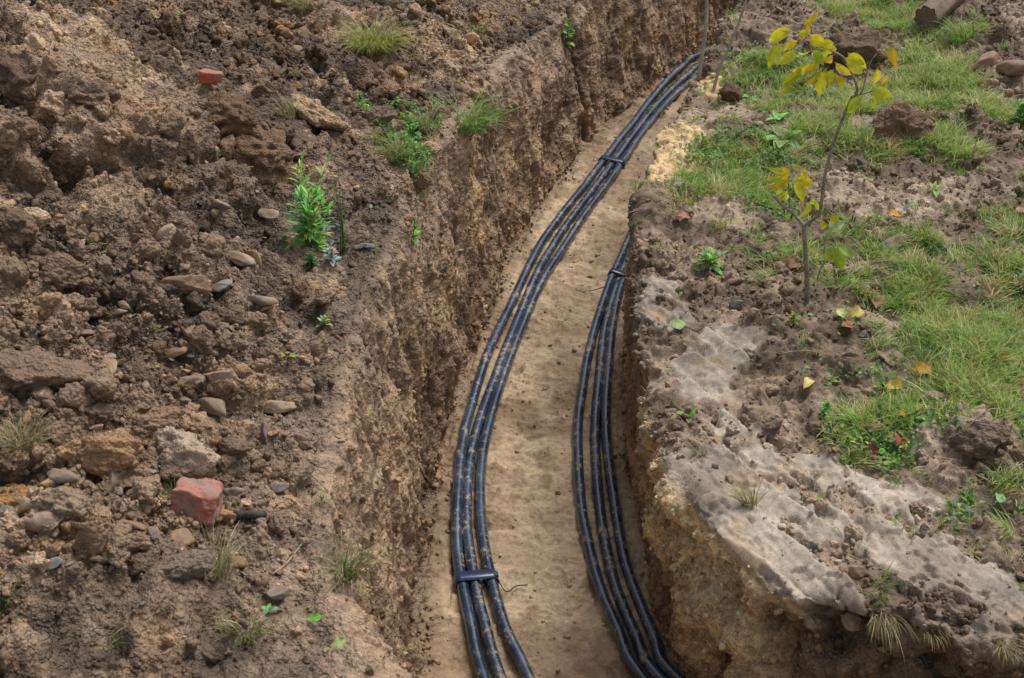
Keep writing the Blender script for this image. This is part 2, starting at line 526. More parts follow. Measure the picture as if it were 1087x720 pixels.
# pits
pit = smooth(0.55, 0.8, fbm(PW_, 0.16, 2, 31))
d_heap -= 0.05 * pit * heapk
grooves = fbm(P, 0.035, 3, 21, sz=7.0)
wl = fbm(P, 0.22, 3, 22)
d_wall = 0.034 * wl + 0.008 * f2 + 0.005 * f3 + 0.011 * grooves + .003 * (1 - np.abs(fbm(P, .05, 3, 97)) * 1.6) + 0.048 * 0.12 * sm1 * smooth(-.1, .5, f1) + 0.115 * .10 * mid * smooth(0, .5, wl) + 0.022 * .3 * sm2
# spill of loose soil at the foot of the left wall
foot = smooth(1.80, 1.97, Ug) * (1 - smooth(2.0, 2.12 + .16 * smooth(-.3, .5, fbm(P, .3, 2, 46)), Ug)) + .6 * smooth(2.92, 3.0, Ug) * (1 - smooth(3.0, 3.1, Ug))
d_floor = 0.013 * fbm(P, 0.16, 3, 41) + 0.007 * fbm(P, 0.035, 3, 42) + 0.0022 * fbm(P, 0.014, 2, 43)
crumb = smooth(0.0, 0.6, fbm(P, 0.2, 2, 45))
d_floor += 0.022 * 0.40 * sm2 * (0.25 + crumb) + .005 * (1 - np.abs(fbm(P, .07, 3, 47)) * 1.6) + foot * (0.048 * 0.5 * sm1 + 0.02 * mid)
d_right = 0.030 * f1 + 0.016 * f2 + 0.005 * f3 + (1 - 0.6 * grassm) * (0.048 * 0.60 * sm1 * smooth(-.6, .3, fbm(P, .25, 2, 51)) + 0.022 * .7 * sm2 + 0.115 * .32 * mid * variety + .010 * (1 - np.abs(fbm(P, .05, 3, 52)) * 1.6))
d_right += 0.022 * bigclod * (0.8 + 0.5 * f2)
# smeared mud with the marks of the bucket teeth
a1 = np.array(at(900, 540, .6)); a2 = np.array(at(1045, 660, .6))
dv = (a2 - a1)[:2]; dv /= np.linalg.norm(dv)
perp = (-dv[1], dv[0])
def al_(X, Y): return X * dv[0] + Y * dv[1]


q = X * perp[0] + Y * perp[1] + 0.020 * fbm(P, 0.45, 2, 61) + 0.0025 * fbm(P, 0.05, 2, 62)
al = X * dv[0] + Y * dv[1]
r1 = (q / 0.088 + .22 * fbm((al_(X, Y), X * 0, X * 0), .5, 1, 68)) % 1.0
saw = np.where(r1 < 0.88, (r1 / 0.88) ** 1.6, (1 - r1) / 0.12)
r2 = ((q + 0.02) / 0.021) % 1.0
fine = np.sqrt(np.abs(r2 - .5) * 2)
lvl_ = float(np.mean((d_right - .03 * f1)[slab_full > .5]))
d_slab = lvl_ + .004 + 0.022 * f1 + 0.027 * (saw - .5) * smooth(-.95, -.05, fbm((_al, _pe, Z), .16, 2, 81, sx=1.6, sy=.9)) + 0.0010 * fine + 0.0016 * fbm((q, al, Z), 0.012, 2, 64, sx=.6, sy=12) + 0.0025 * fbm(P, .2, 2, 65) + .0007 * f3
flake = smooth(.10, .16, fbm((_al, _pe, Z), .045, 3, 69, sx=1.8, sy=.9))
d_slab += .005 * flake - .010 * smooth(.42, .52, fbm((_al, _pe, Z), .03, 3, 82, sx=1.4)) + .004 * fbm(P, .035, 3, 83) * smooth(0, .5, fbm(P, .12, 2, 84))
d_hole = lvl_ - .008 + .022 * f1 + .55 * (d_right - .03 * f1 - lvl_)
d_ground = d_right * (1 - slab_full) + (d_slab * (1 - hole) + d_hole * hole) * slab_full
# lower right wall: sandy shelves
lowr = (1 - smooth(2.75, 3.0, Y))
shelf = lumps(PW_, 0.16, 9, 0.4, 0.8, 0.7)
strata = fbm(P, .05, 3, 85, sx=5, sy=5)
d_rwall = d_wall * 0.9 + lowr * (0.16 * 0.40 * shelf + 0.03 * wl + .016 * strata + .012 * f2 + .048 * .35 * sm1 + .022 * .5 * sm2) * smooth(3.02, 3.3, Ug)
D = d_heap * mLG + d_wall * mLW + d_floor * mF + d_rwall * mRW + d_ground * mRG
outer = 1 - smooth(8, 20, np.hypot(X, Y - 3))
D *= outer
D -= .06 * mLW * np.exp(-(((X - .33) * .5 + (Y - 5.74) * .86) / .022) ** 2)
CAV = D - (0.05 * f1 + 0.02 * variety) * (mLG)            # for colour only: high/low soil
PX, PY, PZ = X + N[..., 0] * D, Y + N[..., 1] * D, Z + N[..., 2] * D

# ------------------------------------------------------------------ colour (albedo)
def C(r, g, b): return np.array(lin((r, g, b)), F32)


def mixc(a, b, f): return a + (b - a) * f[..., None]


v1 = fbm(P, 0.18, 3, 71); v2 = fbm(P, 0.05, 3, 72); v3 = fbm(P, 0.55, 2, 73)
one = np.ones(X.shape + (1,), F32)
SOIL = C(122, 98, 74); SOILD = C(78, 60, 44); SOILL = C(164, 140, 112); RUST = C(142, 108, 70)
heap = mixc(one * SOILD, SOIL, smooth(-.5, .4, v1 + v3 * .5 + .5 * v2))
heap = mixc(heap, SOILL, .6 * smooth(0.1, .8, v2 + .5 * v3))
heap = mixc(heap, RUST, .5 * smooth(.35, .8, fbm(P, .13, 2, 74)))
# paler towards the trench and lower part of heap
pale = np.clip(compact * .6 + .45 * (1 - smooth(2.6, 3.8, Y)), 0, 1)
heap = mixc(heap, C(156, 134, 112), pale * .5)
wallc = mixc(one * C(102, 81, 60), C(142, 117, 90), smooth(-.5, .5, v1 + .5 * grooves))
wallc = mixc(wallc, C(150, 116, 76), .4 * smooth(.15, .6, fbm(P, .16, 3, 75)) * smooth(.05, .4, 1 - np.abs(Z - .3)))
wallc = mixc(wallc, C(82, 62, 46), .3 * smooth(.2, .6, v2))
wallc = mixc(wallc, C(120, 100, 80), .5 * smooth(.45, .65, Z))
floorc = mixc(one * C(142, 121, 97), C(174, 152, 124), smooth(-.5, .5, v1))
floorc = mixc(floorc, C(122, 98, 72), .6 * smooth(.05, .7, v2 + .6 * fbm(P, .3, 3, 79)))
floorc = mixc(floorc, C(112, 90, 68), .6 * np.clip(foot, 0, 1))
sandy = smooth(-.4, .2, fbm(P, .2, 3, 76) + (Z - .27) * 2.2) * lowr
sandy = sandy * (1 - smooth(.44, .62, X))
rw = mixc(wallc * 1.05, C(208, 180, 132), .9 * sandy)
rw = mixc(rw, C(150, 136, 116), .5 * lowr * smooth(.1, .5, strata))
rw = mixc(rw, C(112, 84, 56), .55 * lowr * smooth(.1, .5, -strata))
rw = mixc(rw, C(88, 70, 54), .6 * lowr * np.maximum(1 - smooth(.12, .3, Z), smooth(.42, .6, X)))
rg = mixc(one * C(92, 76, 60), C(138, 119, 100), smooth(-.4, .5, v1 + .6 * v2))
rg = mixc(rg, C(158, 140, 118), .75 * bare)
rg = mixc(rg, C(202, 174, 128), .85 * sandp)
rg = mixc(rg, C(80, 74, 48), .5 * grassm)
slabc = mixc(one * C(130, 119, 106), C(158, 146, 130), smooth(-.5, .5, v1 + .4 * v2))
slabc = mixc(slabc, C(112, 98, 84), .6 * smooth(.1, .6, fbm((_al, _pe, Z), .12, 3, 80, sx=2, sy=.7)))
slabc = mixc(slabc, C(146, 120, 88), .5 * smooth(.3, .7, fbm(P, .1, 2, 78)))
rg = mixc(rg, slabc, slab)
tot = mLG + mLW + mF + mRW + mRG
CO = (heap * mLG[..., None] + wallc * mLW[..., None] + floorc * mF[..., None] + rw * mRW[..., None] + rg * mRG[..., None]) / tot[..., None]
crevice_shade = 1 - 0.5 * smooth(0.0, 1.0, -CAV / 0.03)      # crevice shade painted into low soil, with some damp
CO = CO * crevice_shade[..., None]
COLGAIN = 1.12
CO = CO * (1 + .22 * mLG + .25 * mLW + .06 * mRG + .12 * mRW)[..., None]
CO = np.clip(CO * COLGAIN, 0.004, 0.8)
ALPHA = 1 - .75 * slab - .5 * mLW

M_SOIL = soil_material('soil', 'attr', rough=.66, spec=.55, contrast=1.1)
M_SAND = soil_material('trench_sand', 'attr', contrast=0.62, bumpd=0.003, rough=0.82, crumb=.5)
M_BANK = soil_material('bank_soil', 'attr', contrast=0.75, bumpd=0.0035, rough=0.76, spec=0.35, crumb=.5)


def sub_grid(name, c0, c1, mat):
    x, y, z, co = PX[:, c0:c1], PY[:, c0:c1], PZ[:, c0:c1], CO[:, c0:c1]
    n = c1 - c0
    idx = (np.arange(NR - 1)[:, None] * n + np.arange(n - 1)[None]).ravel()
    f = np.stack([idx, idx + 1, idx + n + 1, idx + n], 1)
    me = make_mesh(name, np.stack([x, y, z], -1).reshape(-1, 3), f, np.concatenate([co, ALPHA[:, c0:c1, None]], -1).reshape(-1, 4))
    o = link(name, me, mat)
    o['kind'] = 'structure'
    return o


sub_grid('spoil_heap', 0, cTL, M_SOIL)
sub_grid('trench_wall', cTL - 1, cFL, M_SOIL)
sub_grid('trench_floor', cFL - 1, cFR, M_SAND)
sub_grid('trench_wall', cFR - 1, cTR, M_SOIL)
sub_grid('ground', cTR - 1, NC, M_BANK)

# projected positions for placing things on the soil
PP = np.stack([PX, PY, PZ], -1)
GN = grid_normals(PX, PY, PZ)
ppx, ppy, pdep = project(PP)
inview = (ppx > -60) & (ppx < PW + 60) & (ppy > -60) & (ppy < PH + 60) & (pdep < 12) & (Y > 0.5)
iv = np.nonzero(inview.ravel())[0]
CELL = 6
gx = ((ppx.ravel()[iv] + 60) // CELL).astype(int); gy = ((ppy.ravel()[iv] + 60) // CELL).astype(int)
GW = int((PW + 120) // CELL) + 2
key = gy * GW + gx
zbuf = np.full(GW * (int((PH + 120) // CELL) + 2), 1e9, F32)
np.minimum.at(zbuf, key, pdep.ravel()[iv])
# a vertex counts as visible when it is near the front-most surface of its cell
vis = np.zeros(X.size, bool)
vis[iv] = pdep.ravel()[iv] < zbuf[key] + 0.10
PPf = PP.reshape(-1, 3); GNf = GN.reshape(-1, 3); COf = CO.reshape(-1, 3)
visi = np.nonzero(vis)[0]
vpx, vpy, vdep = ppx.ravel()[visi], ppy.ravel()[visi], pdep.ravel()[visi]


def on_soil(px, py, urange=None):
    """point of the soil surface that shows at this place of the photo -> (pos, normal, colour)"""
    d = (vpx - px) ** 2 + (vpy - py) ** 2 + (vdep * 3)
    i = visi[int(np.argmin(d))]
    return Vector(PPf[i].tolist()), Vector(GNf[i].tolist()), COf[i]
print('terrain', round(time.time() - T0, 1), X.size)
# ------------------------------------------------------------------ cables
def tube(path, radii, seg=12, twist=0.0, cap=True):
    path = [Vector(p) for p in path]
    n = len(path)
    V = []; Fc = []
    up = Vector((0, 0, 1))
    prev = None
    for i in range(n):
        t = (path[min(i + 1, n - 1)] - path[max(i - 1, 0)]).normalized()
        if prev is None:
            s_ = t.cross(up)
            if s_.length < 1e-3: s_ = t.cross(Vector((1, 0, 0)))
            s_.normalize()
        else:
            s_ = (prev - t * prev.dot(t)).normalized()
        prev = s_
        b_ = t.cross(s_).normalized()
        r = radii[i] if hasattr(radii, '__len__') else radii
        for k in range(seg):
            a = 2 * math.pi * k / seg
            V.append(path[i] + (s_ * math.cos(a) + b_ * math.sin(a)) * r)
    for i in range(n - 1):
        for k in range(seg):
            k2 = (k + 1) % seg
            Fc.append((i * seg + k, i * seg + k2, (i + 1) * seg + k2, (i + 1) * seg + k))
    if cap:
        for base, flip in ((0, True), ((n - 1) * seg, False)):
            V.append(path[0] if flip else path[-1]); ci = len(V) - 1
            for k in range(0, seg):
                k2 = (k + 1) % seg
                q_ = (base + k, ci, ci, base + k2) if flip else (base + k2, ci, ci, base + k)
                Fc.append((q_[0], q_[1], q_[3]))
    return V, Fc


def pymesh(name, V, Fc, smooth_shade=True):
    me = bpy.data.meshes.new(name)
    me.from_pydata([tuple(v) for v in V], [], Fc)
    me.polygons.foreach_set('use_smooth', np.full(len(me.polygons), smooth_shade, bool))
    me.update()
    return me


def resample(pts, step):
    pts = np.array(pts, float)
    t = np.arange(len(pts), dtype=float)
    te = np.linspace(0, len(pts) - 1, len(pts) * 24)
    c_ = catmull(pts, te)
    L = np.concatenate([[0], np.cumsum(np.linalg.norm(np.diff(c_, axis=0), axis=1))])
    m = max(int(L[-1] / step), 2)
    s_ = np.linspace(0, L[-1], m)
    return np.stack([np.interp(s_, L, c_[:, k]) for k in range(c_.shape[1])], 1)


# mud stained black plastic
M_CABLE, nt, b = new_mat('black_plastic_duct')
g = nt.nodes.new('ShaderNodeNewGeometry'); vec = g.outputs['Position']
n1 = noise_node(nt, vec, 22, 6, 0.72, 0.4)
n2 = noise_node(nt, vec, 120, 4, 0.7)
n0 = noise_node(nt, vec, 4.0, 2, 0.5)
sep = nt.nodes.new('ShaderNodeSeparateXYZ'); nt.links.new(g.outputs['Normal'], sep.inputs[0])
oi = nt.nodes.new('ShaderNodeObjectInfo')
mudk = mathn(nt, 'ADD', mathn(nt, 'ADD', n1, mathn(nt, 'MULTIPLY', n0, 0.35)), mathn(nt, 'MULTIPLY', n2, 0.22))
mudk = mathn(nt, 'ADD', mudk, maprange(nt, oi.outputs['Random'], 0, 1, -0.03, 0.03))
nA = noise_node(nt, vec, 7, 3, 0.6)
nB = noise_node(nt, vec, 75, 4, 0.75)
film_or_sheen = mathn(nt, 'MULTIPLY', maprange(nt, mathn(nt, 'ADD', nA, mathn(nt, 'MULTIPLY', nB, .5)), 0.66, 1.05, 0.0, 0.36), maprange(nt, sep.outputs[2], -.2, .5, .4, 1))
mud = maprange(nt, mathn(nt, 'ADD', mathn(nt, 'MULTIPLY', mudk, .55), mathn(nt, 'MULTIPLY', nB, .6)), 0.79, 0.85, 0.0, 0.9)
base = mixcol(nt, film_or_sheen, (0.009, 0.020, 0.045), (0.15, 0.19, 0.26))  # bluish sky highlights painted into the colour, mixed with dusty smears
base = mixcol(nt, mud, base, tuple(lin((158, 134, 106))))
nt.links.new(base, b.inputs['Base Color'])
nt.links.new(maprange(nt, mudk, 0.66, 0.98, 0.16, 0.48), b.inputs['Roughness'])
nt.links.new(bump(nt, mud, 0.5, 0.001, bump(nt, n2, 0.25, 0.0006)), b.inputs['Normal'])
b.inputs['Specular IOR Level'].default_value = 1.0
M_TIE, nt, b = new_mat('black_tie_plastic')
g = nt.nodes.new('ShaderNodeNewGeometry')
nn = noise_node(nt, g.outputs['Position'], 90, 4, 0.7)
nt.links.new(mixcol(nt, maprange(nt, nn, 0.55, 0.7, 0, 0.4), (0.022, 0.034, 0.085), (0.2, 0.17, 0.14)), b.inputs['Base Color'])
b.inputs['Roughness'].default_value = 0.28

CR = 0.0150
CAB = {
 'L1': [(514, 722), (500, 666), (491, 624), (485.5, 585), (485.5, 540), (491, 475), (503, 425), (520, 375), (538, 332), (554, 298), (572, 262), (590, 236), (616, 203), (641, 170), (664, 140), (690, 108), (722, 78), (748, 60)],
 'L2': [(532, 722), (515, 666), (506, 631), (499, 592), (495, 550), (499, 487), (511, 440), (527, 395), (545, 348), (561, 310), (580, 272), (600, 241), (625, 207), (649, 173), (672, 142), (697, 111), (729, 81), (755, 63)],
 'L3': [(562, 722), (538, 673), (525, 631), (516, 592), (510.5, 550), (510, 505), (516, 462), (533, 402), (552, 350), (571, 308), (592, 271), (611, 243), (636, 207), (657, 176), (680, 143), (705, 112), (736, 85), (762, 66)],
 'R1': [(683, 722), (657, 673), (636, 624), (624, 578), (617, 540), (613.5, 490), (613.5, 450), (618, 415), (625, 375), (635, 338), (647, 303), (658, 277), (669, 252), (682, 222)],
 'R2': [(702, 722), (675, 673), (656, 631), (645, 589), (637.5, 547), (632.5, 491), (632, 450), (636, 400), (641, 355), (649, 321), (660, 288), (673, 258), (688, 226)],
 'R3': [(716, 722), (696, 680), (675, 631), (661, 585), (652, 533), (645, 480), (643, 440), (645, 400), (649.5, 352), (657, 312), (668, 279), (679, 252), (694, 222)],
}
TAIL = {  # (behind the camera), (beyond the far bend)
 'L': ([(2.9, -0.55), (1.55, 0.55), (0.62, 1.42), (0.10, 2.02)], [(1.75, 7.75), (2.9, 8.95), (6.1, 12.3)]),
 'R': ([(3.0, -0.35), (1.75, 0.75), (0.98, 1.55), (0.60, 1.98)], [(0.62, 5.3), (0.86, 5.85), (1.28, 6.55), (2.05, 7.4), (3.1, 8.6), (6.3, 12.1)]),
}
OFFS = {'1': -0.05, '2': 0.0, '3': 0.05}


def floor_z(x, y):
    # height of the made floor near a point
    blk = slice(cFL, cFR)
    return None


fx, fy, fz = PX[:, cFL:cFR].ravel(), PY[:, cFL:cFR].ravel(), PZ[:, cFL:cFR].ravel()
from mathutils.kdtree import KDTree
kd = KDTree(len(fx[::7]))
for i, (a_, b_) in enumerate(zip(fx[::7].tolist(), fy[::7].tolist())): kd.insert((a_, b_, 0), i)
kd.balance()
fz7 = fz[::7]
LAB = {
 'L1': 'black plastic cable duct, outermost of the left bundle, nearest the tall soil wall',
 'L2': 'muddy black cable duct in the middle of the left bundle of three',
 'L3': 'black cable duct of the left bundle that borders the open sand strip',
 'R1': 'black cable duct of the right bundle that borders the open sand strip',
 'R2': 'thin looking black cable duct in the middle of the right bundle of three',
 'R3': 'black cable duct of the right bundle pressed closest to the right trench wall',
}
PATHS = {}
for k_, pix in CAB.items():
    side = k_[0]
    pts = [at(a_, b_, CR + 0.004)[:2] for a_, b_ in pix]
    near_, far_ = TAIL[side]
    off = OFFS[k_[1]]
    pts = [(x_ + off * .7, y_ + off * .6) for x_, y_ in near_] + pts + [(x_ + off * .7, y_ - off * .6) for x_, y_ in far_]
    c2_ = resample(pts, 0.03)
    zz = []
    for x_, y_ in c2_:
        hits = kd.find_n((x_, y_, 0), 5)
        zz.append(max(float(fz7[h[1]]) for h in hits))
    zz = np.array(zz)
    ker = np.ones(9) / 9
    zz = np.convolve(np.pad(zz, 4, mode='edge'), ker, 'valid')
    zz = np.minimum(zz, 0.06)
    lift = {'L1': 0.004, 'L2': 0.0, 'L3': 0.0, 'R1': 0.006, 'R2': -0.002, 'R3': 0.0}[k_]
    path = [(x_, y_, z_ + CR * .86 + lift + 0.002 * math.sin(i * .21 + ord(k_[1]))) for i, ((x_, y_), z_) in enumerate(zip(c2_, zz))]
    PATHS[k_] = np.array(path)
    V, Fc = tube(path, CR, 18)
    o = link('cable_duct', pymesh('cable_duct', V, Fc), M_CABLE)
    tag(o, LAB[k_], 'cable', 'black cable ducts along the trench floor')


def band(px, py, names, width, label, tail=None, extra=0.003):
    """flat plastic strap around a bundle at a photo position"""
    pc = np.array(at(px, py, CR))
    pcs = []
    for nme in names:
        pa = PATHS[nme]
        i = int(np.argmin(np.hypot(pa[:, 0] - pc[0], pa[:, 1] - pc[1])))
        pcs.append((pa[i], pa[min(i + 1, len(pa) - 1)] - pa[i - 1]))
    tdir = Vector(np.mean([p[1] for p in pcs], 0).tolist()).normalized()
    side_ = tdir.cross(Vector((0, 0, 1))).normalized()
    ctr = Vector(np.mean([p[0] for p in pcs], 0).tolist())
    upv = side_.cross(tdir)
    # convex loop around the circles
    circ = [((Vector(p[0].tolist()) - ctr).dot(side_), (Vector(p[0].tolist()) - ctr).dot(upv)) for p in pcs]
    R2 = CR + extra
    loop = []
    for k in range(40):
        a = 2 * math.pi * k / 40
        dx, dy = math.cos(a), math.sin(a)
        best = max(circ, key=lambda c_: c_[0] * dx + c_[1] * dy)
        loop.append((best[0] + dx * R2, best[1] + dy * R2))
    V = []; Fc = []
    for th in (0.0, 0.0012):
        for sgn in (-1, 1):
            for (a_, b_) in loop:
                L_ = math.hypot(a_, b_)
                V.append(ctr + side_ * a_ * (1 + th / L_) + upv * b_ * (1 + th / L_) + tdir * sgn * width / 2)
    n = 40
    for k in range(n):
        k2 = (k + 1) % n
        Fc += [(2 * n + k, 2 * n + k2, 3 * n + k2, 3 * n + k), (k, n + k, n + k2, k2), (n + k, 3 * n + k, 3 * n + k2, n + k2), (2 * n + k, k, k2, 2 * n + k2)]
    root = empty('cable_tie', ctr)
    tag(root, label, 'cable tie', 'ties around the cable bundles')
    inv = Matrix.Translation(-ctr)
    link('strap', pymesh('strap', [v - ctr for v in V], Fc), M_TIE, root)
    # lock head
    hx = max(loop, key=lambda c_: c_[0] + c_[1])
    hc = side_ * hx[0] + upv * hx[1]
    import bmesh
    bm = bmesh.new(); bmesh.ops.create_cube(bm, size=1)
    bmesh.ops.bevel(bm, geom=bm.edges[:], offset=0.12, segments=2)
    me = bpy.data.meshes.new('lock_head')
    mt = Matrix.Translation(hc) @ Matrix((side_, tdir, upv)).transposed().to_4x4() @ Matrix.Diagonal((0.012, min(width, .016), 0.010, 1))
    bm.transform(mt); bm.to_mesh(me); bm.free()
    link('lock_head', me, M_TIE, root)
    if tail:
        tp = [hc + Vector(q_) for q_ in [(0, 0, 0)]]
        for (qx, qy, qz) in tail:
            w_ = Vector(at(qx, qy, qz)); tp.append(w_ - ctr)
        c_ = resample([tuple(v) for v in tp], 0.008)
        V, Fc = tube(c_, 0.0016, 6)
        link('strap_tail', pymesh('strap_tail', V, Fc), M_TIE, root)
    return root


band(508, 619, ['L1', 'L2', 'L3'], 0.036, 'broad dark blue black strap across the left bundle in the foreground', [(537, 628, .03), (548, 622, .022), (560, 621, .018)], 0.002)
band(651, 173, ['L1', 'L2', 'L3'], 0.04, 'black strap around the left bundle where it bends beside the tall wall', None)
band(657, 296, ['R1', 'R2', 'R3'], 0.03, 'black tie around the right bundle with a long loose tail over the sand', [(640, 305, .04), (625, 309, .012), (611, 308, .014)], 0.002)
print('cables', round(time.time() - T0, 1))
# ------------------------------------------------------------------ stones and clods
import bmesh


def ico(sub):
    bm = bmesh.new(); bmesh.ops.create_icosphere(bm, subdivisions=sub, radius=1.0)
    bm.verts.ensure_lookup_table()
    V = np.array([v.co[:] for v in bm.verts], F32)
    Fc = np.array([[v.index for v in f.verts] for f in bm.faces], np.int32)
    bm.free()
    return V, Fc


ICO = {s_: ico(s_) for s_ in (1, 2, 3, 4, 5)}


def rock_shape(seed, sub, kind):
    V, Fc = ICO[sub]
    V = V.copy()
    r = np.random.default_rng(seed)
    nfl = {'rock': 11, 'clod': 16, 'brick': 7, 'slate': 9}[kind]
    cut = np.full(len(V), 9.0, F32)
    for _ in range(nfl):
        n = r.normal(size=3); n /= np.linalg.norm(n)
        d = r.uniform(0.50, 0.86) if kind != 'clod' else r.uniform(0.60, 0.92)
        dd = V @ n
        with np.errstate(divide='ignore'):
            k = np.where(dd > 0.05, d / dd, 9)
        cut = np.minimum(cut, k)
    if kind == 'brick':
        for ax in range(3):
            dd = np.abs(V[:, ax]); cut = np.minimum(cut, np.where(dd > .05, .62 / dd, 9))
    V = V * np.minimum(cut, 1.15)[:, None]
    q_ = (V * 1.0 + seed * 3.7)
    Pq = (q_[:, 0], q_[:, 1], q_[:, 2])
    if kind == 'clod':
        dsp = 0.24 * fbm(Pq, 0.9, 3, seed) + 0.26 * (lumps(Pq, 0.55, seed) - .25) + 0.16 * (lumps(Pq, .26, seed + 5) - .15) + 0.11 * fbm(Pq, .22, 3, seed + 3)
    else:
        dsp = 0.10 * fbm(Pq, 0.9, 2, seed) + (0.05 if kind != 'brick' else .09) * fbm(Pq, .3, 3, seed + 3)
    nv = V / (np.linalg.norm(V, axis=1, keepdims=True) + 1e-9)
    V = V + nv * dsp[:, None]
    sc = {'rock': (1, .8, .6), 'clod': (1, .85, .7), 'brick': (1, .78, .7), 'slate': (1, .72, .32)}[kind]
    sc = np.array(sc) * r.uniform(.88, 1.12, 3)
    return (V * sc).astype(F32), Fc


PROTO = {}
for kind in ('rock', 'clod', 'slate'):
    for lvl in (1, 2, 3, 4):
        PROTO[kind, lvl] = [rock_shape(100 + i * 7 + lvl, lvl, kind) for i in range(12)]

M_STONE_STUFF = soil_material('loose_soil', 'attr', contrast=0.9, bumpd=0.004, rough=0.85)


def rock_material(name, film_or_sheen=0.5, rough=0.8, bumpd=0.002, contrast=0.8, filmcol=(128, 105, 82)):
    m, nt, b = new_mat(name)
    oi = nt.nodes.new('ShaderNodeObjectInfo')
    g = nt.nodes.new('ShaderNodeNewGeometry'); vec = g.outputs['Position']
    n1 = noise_node(nt, vec, 60, 4, 0.65); n2 = noise_node(nt, vec, 230, 3, 0.7); n3 = noise_node(nt, vec, 24, 4, 0.6)
    sep = nt.nodes.new('ShaderNodeSeparateXYZ'); nt.links.new(g.outputs['Normal'], sep.inputs[0])
    f = mathn(nt, 'ADD', maprange(nt, n1, .3, .7, 1 - .3 * contrast, 1 + .3 * contrast), maprange(nt, n2, .25, .75, -.2 * contrast, .2 * contrast))
    vm = nt.nodes.new('ShaderNodeVectorMath'); vm.operation = 'SCALE'
    nt.links.new(oi.outputs['Color'], vm.inputs[0]); nt.links.new(f, vm.inputs['Scale'])
    k = mathn(nt, 'ADD', n3, maprange(nt, sep.outputs[2], -1, 1, -.15, .08))
    k = mathn(nt, 'ADD', k, maprange(nt, n2, .3, .7, -.06, .06))
    k = maprange(nt, k, .62 - .3 * film_or_sheen, .72 - .3 * film_or_sheen, 0, .85)
    if film_or_sheen <= 0: k = mathn(nt, 'MULTIPLY', k, 0.0)
    col = mixcol(nt, k, vm.outputs[0], tuple(lin(filmcol)))
    nt.links.new(col, b.inputs['Base Color'])
    b.inputs['Roughness'].default_value = rough
    h = mathn(nt, 'ADD', n1, mathn(nt, 'MULTIPLY', n2, .5))
    vz = nt.nodes.new('ShaderNodeTexVoronoi'); vz.inputs['Scale'].default_value = 150; nt.links.new(vec, vz.inputs['Vector'])
    if film_or_sheen <= 0: h = mathn(nt, 'SUBTRACT', h, mathn(nt, 'MULTIPLY', vz.outputs['Distance'], .8))
    nt.links.new(bump(nt, h, 1.0, bumpd), b.inputs['Normal'])
    return m


M_CLOD = rock_material('clod_soil', 0.0, 0.9, 0.007, 1.0)
M_ROCK = rock_material('dusty_stone', 0.42, 0.75, 0.0015, 0.7)
M_BRICK = rock_material('broken_brick', 0.55, 0.9, 0.004, 1.0, (150, 122, 106))

# --- scatter
area = np.linalg.norm(np.cross(np.gradient(PP, axis=1), np.gradient(PP, axis=0)), axis=-1).astype(F32)
cl_noise = smooth(-.25, .5, fbm(P, .28, 3, 501))
dens_ = (mLG * (0.25 + 1.3 * cl_noise) * (1 - .55 * compact) + mLW * 0.2 + foot * 1.1 * smooth(-.2, .4, fbm(P, .2, 2, 502)) + mF * (0.04 + 0.05 * smooth(.1, .6, fbm(P, .2, 2, 503))) + mRW * .45
         + mRG * (0.28 + .8 * cl_noise + 1.2 * slab_full * hole) * (1 - .88 * slab) * (1 - .6 * grassm))
# the stony patch on the heap
stony = polymask(warpx[:, :cFL], warpy[:, :cFL], [at(a_, b_, .88) for a_, b_ in [(190, 230), (270, 240), (330, 300), (345, 440), (300, 470), (200, 440), (150, 500), (60, 470), (100, 380), (200, 340)]], .10)
stonyf = np.zeros(X.shape, F32); stonyf[:, :cFL] = stony
stonyf[:, :cFL] = np.maximum(stonyf[:, :cFL], .7 * polymask(warpx[:, :cFL], warpy[:, :cFL], [at(a_, b_, .88) for a_, b_ in [(60, 500), (260, 500), (300, 560), (260, 640), (120, 620), (40, 560)]], .10))
dens_ = dens_ * (1 + 1.6 * stonyf)
wgt = (dens_ * area).ravel() * inview.ravel()
NS = int(46000)
cdf = np.cumsum(wgt.astype(np.float64)); tot_ = cdf[-1]
pick = np.searchsorted(cdf, rng.random(NS) * tot_)
pick = np.clip(pick, 0, len(wgt) - 1)
rad = 0.0035 * (1 - rng.random(NS)) ** (-1 / 2.15)
rad = np.minimum(rad, 0.030)
zone_u = Ug.ravel()[pick]
rad = np.where((zone_u > 1.02) & (zone_u < 3.95), np.minimum(rad, 0.011), rad)
rad = np.where(zone_u > 3.95, np.minimum(rad, 0.021), rad)
stn = stonyf.ravel()[pick]
isrock = rng.random(NS) < (0.08 + .26 * stn)
isrock &= ~((zone_u > 3.02) & (zone_u < 3.98))
isslate = isrock & (rng.random(NS) < .35)
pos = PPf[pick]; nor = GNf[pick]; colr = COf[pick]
bright = rng.uniform(.78, 1.38, NS)
GREY = C(146, 134, 122); SLATE = C(118, 115, 114); TAN = C(190, 160, 122); WARM = C(166, 118, 74); PALE = C(172, 156, 136)
pal = np.stack([GREY, SLATE, TAN, WARM, PALE])
pi_ = rng.choice(5, NS, p=[.32, .2, .15, .13, .2])
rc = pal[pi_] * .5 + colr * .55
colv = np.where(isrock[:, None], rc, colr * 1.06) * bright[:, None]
screen = rad / pdep.ravel()[pick]
visible = vis[pick] & (ppx.ravel()[pick] > 4) & (ppx.ravel()[pick] < PW - 4) & (ppy.ravel()[pick] > 4) & (ppy.ravel()[pick] < PH - 4)
order = np.argsort(-(screen * visible))
NIND = 236
ind = order[:NIND]
rest = order[NIND:]


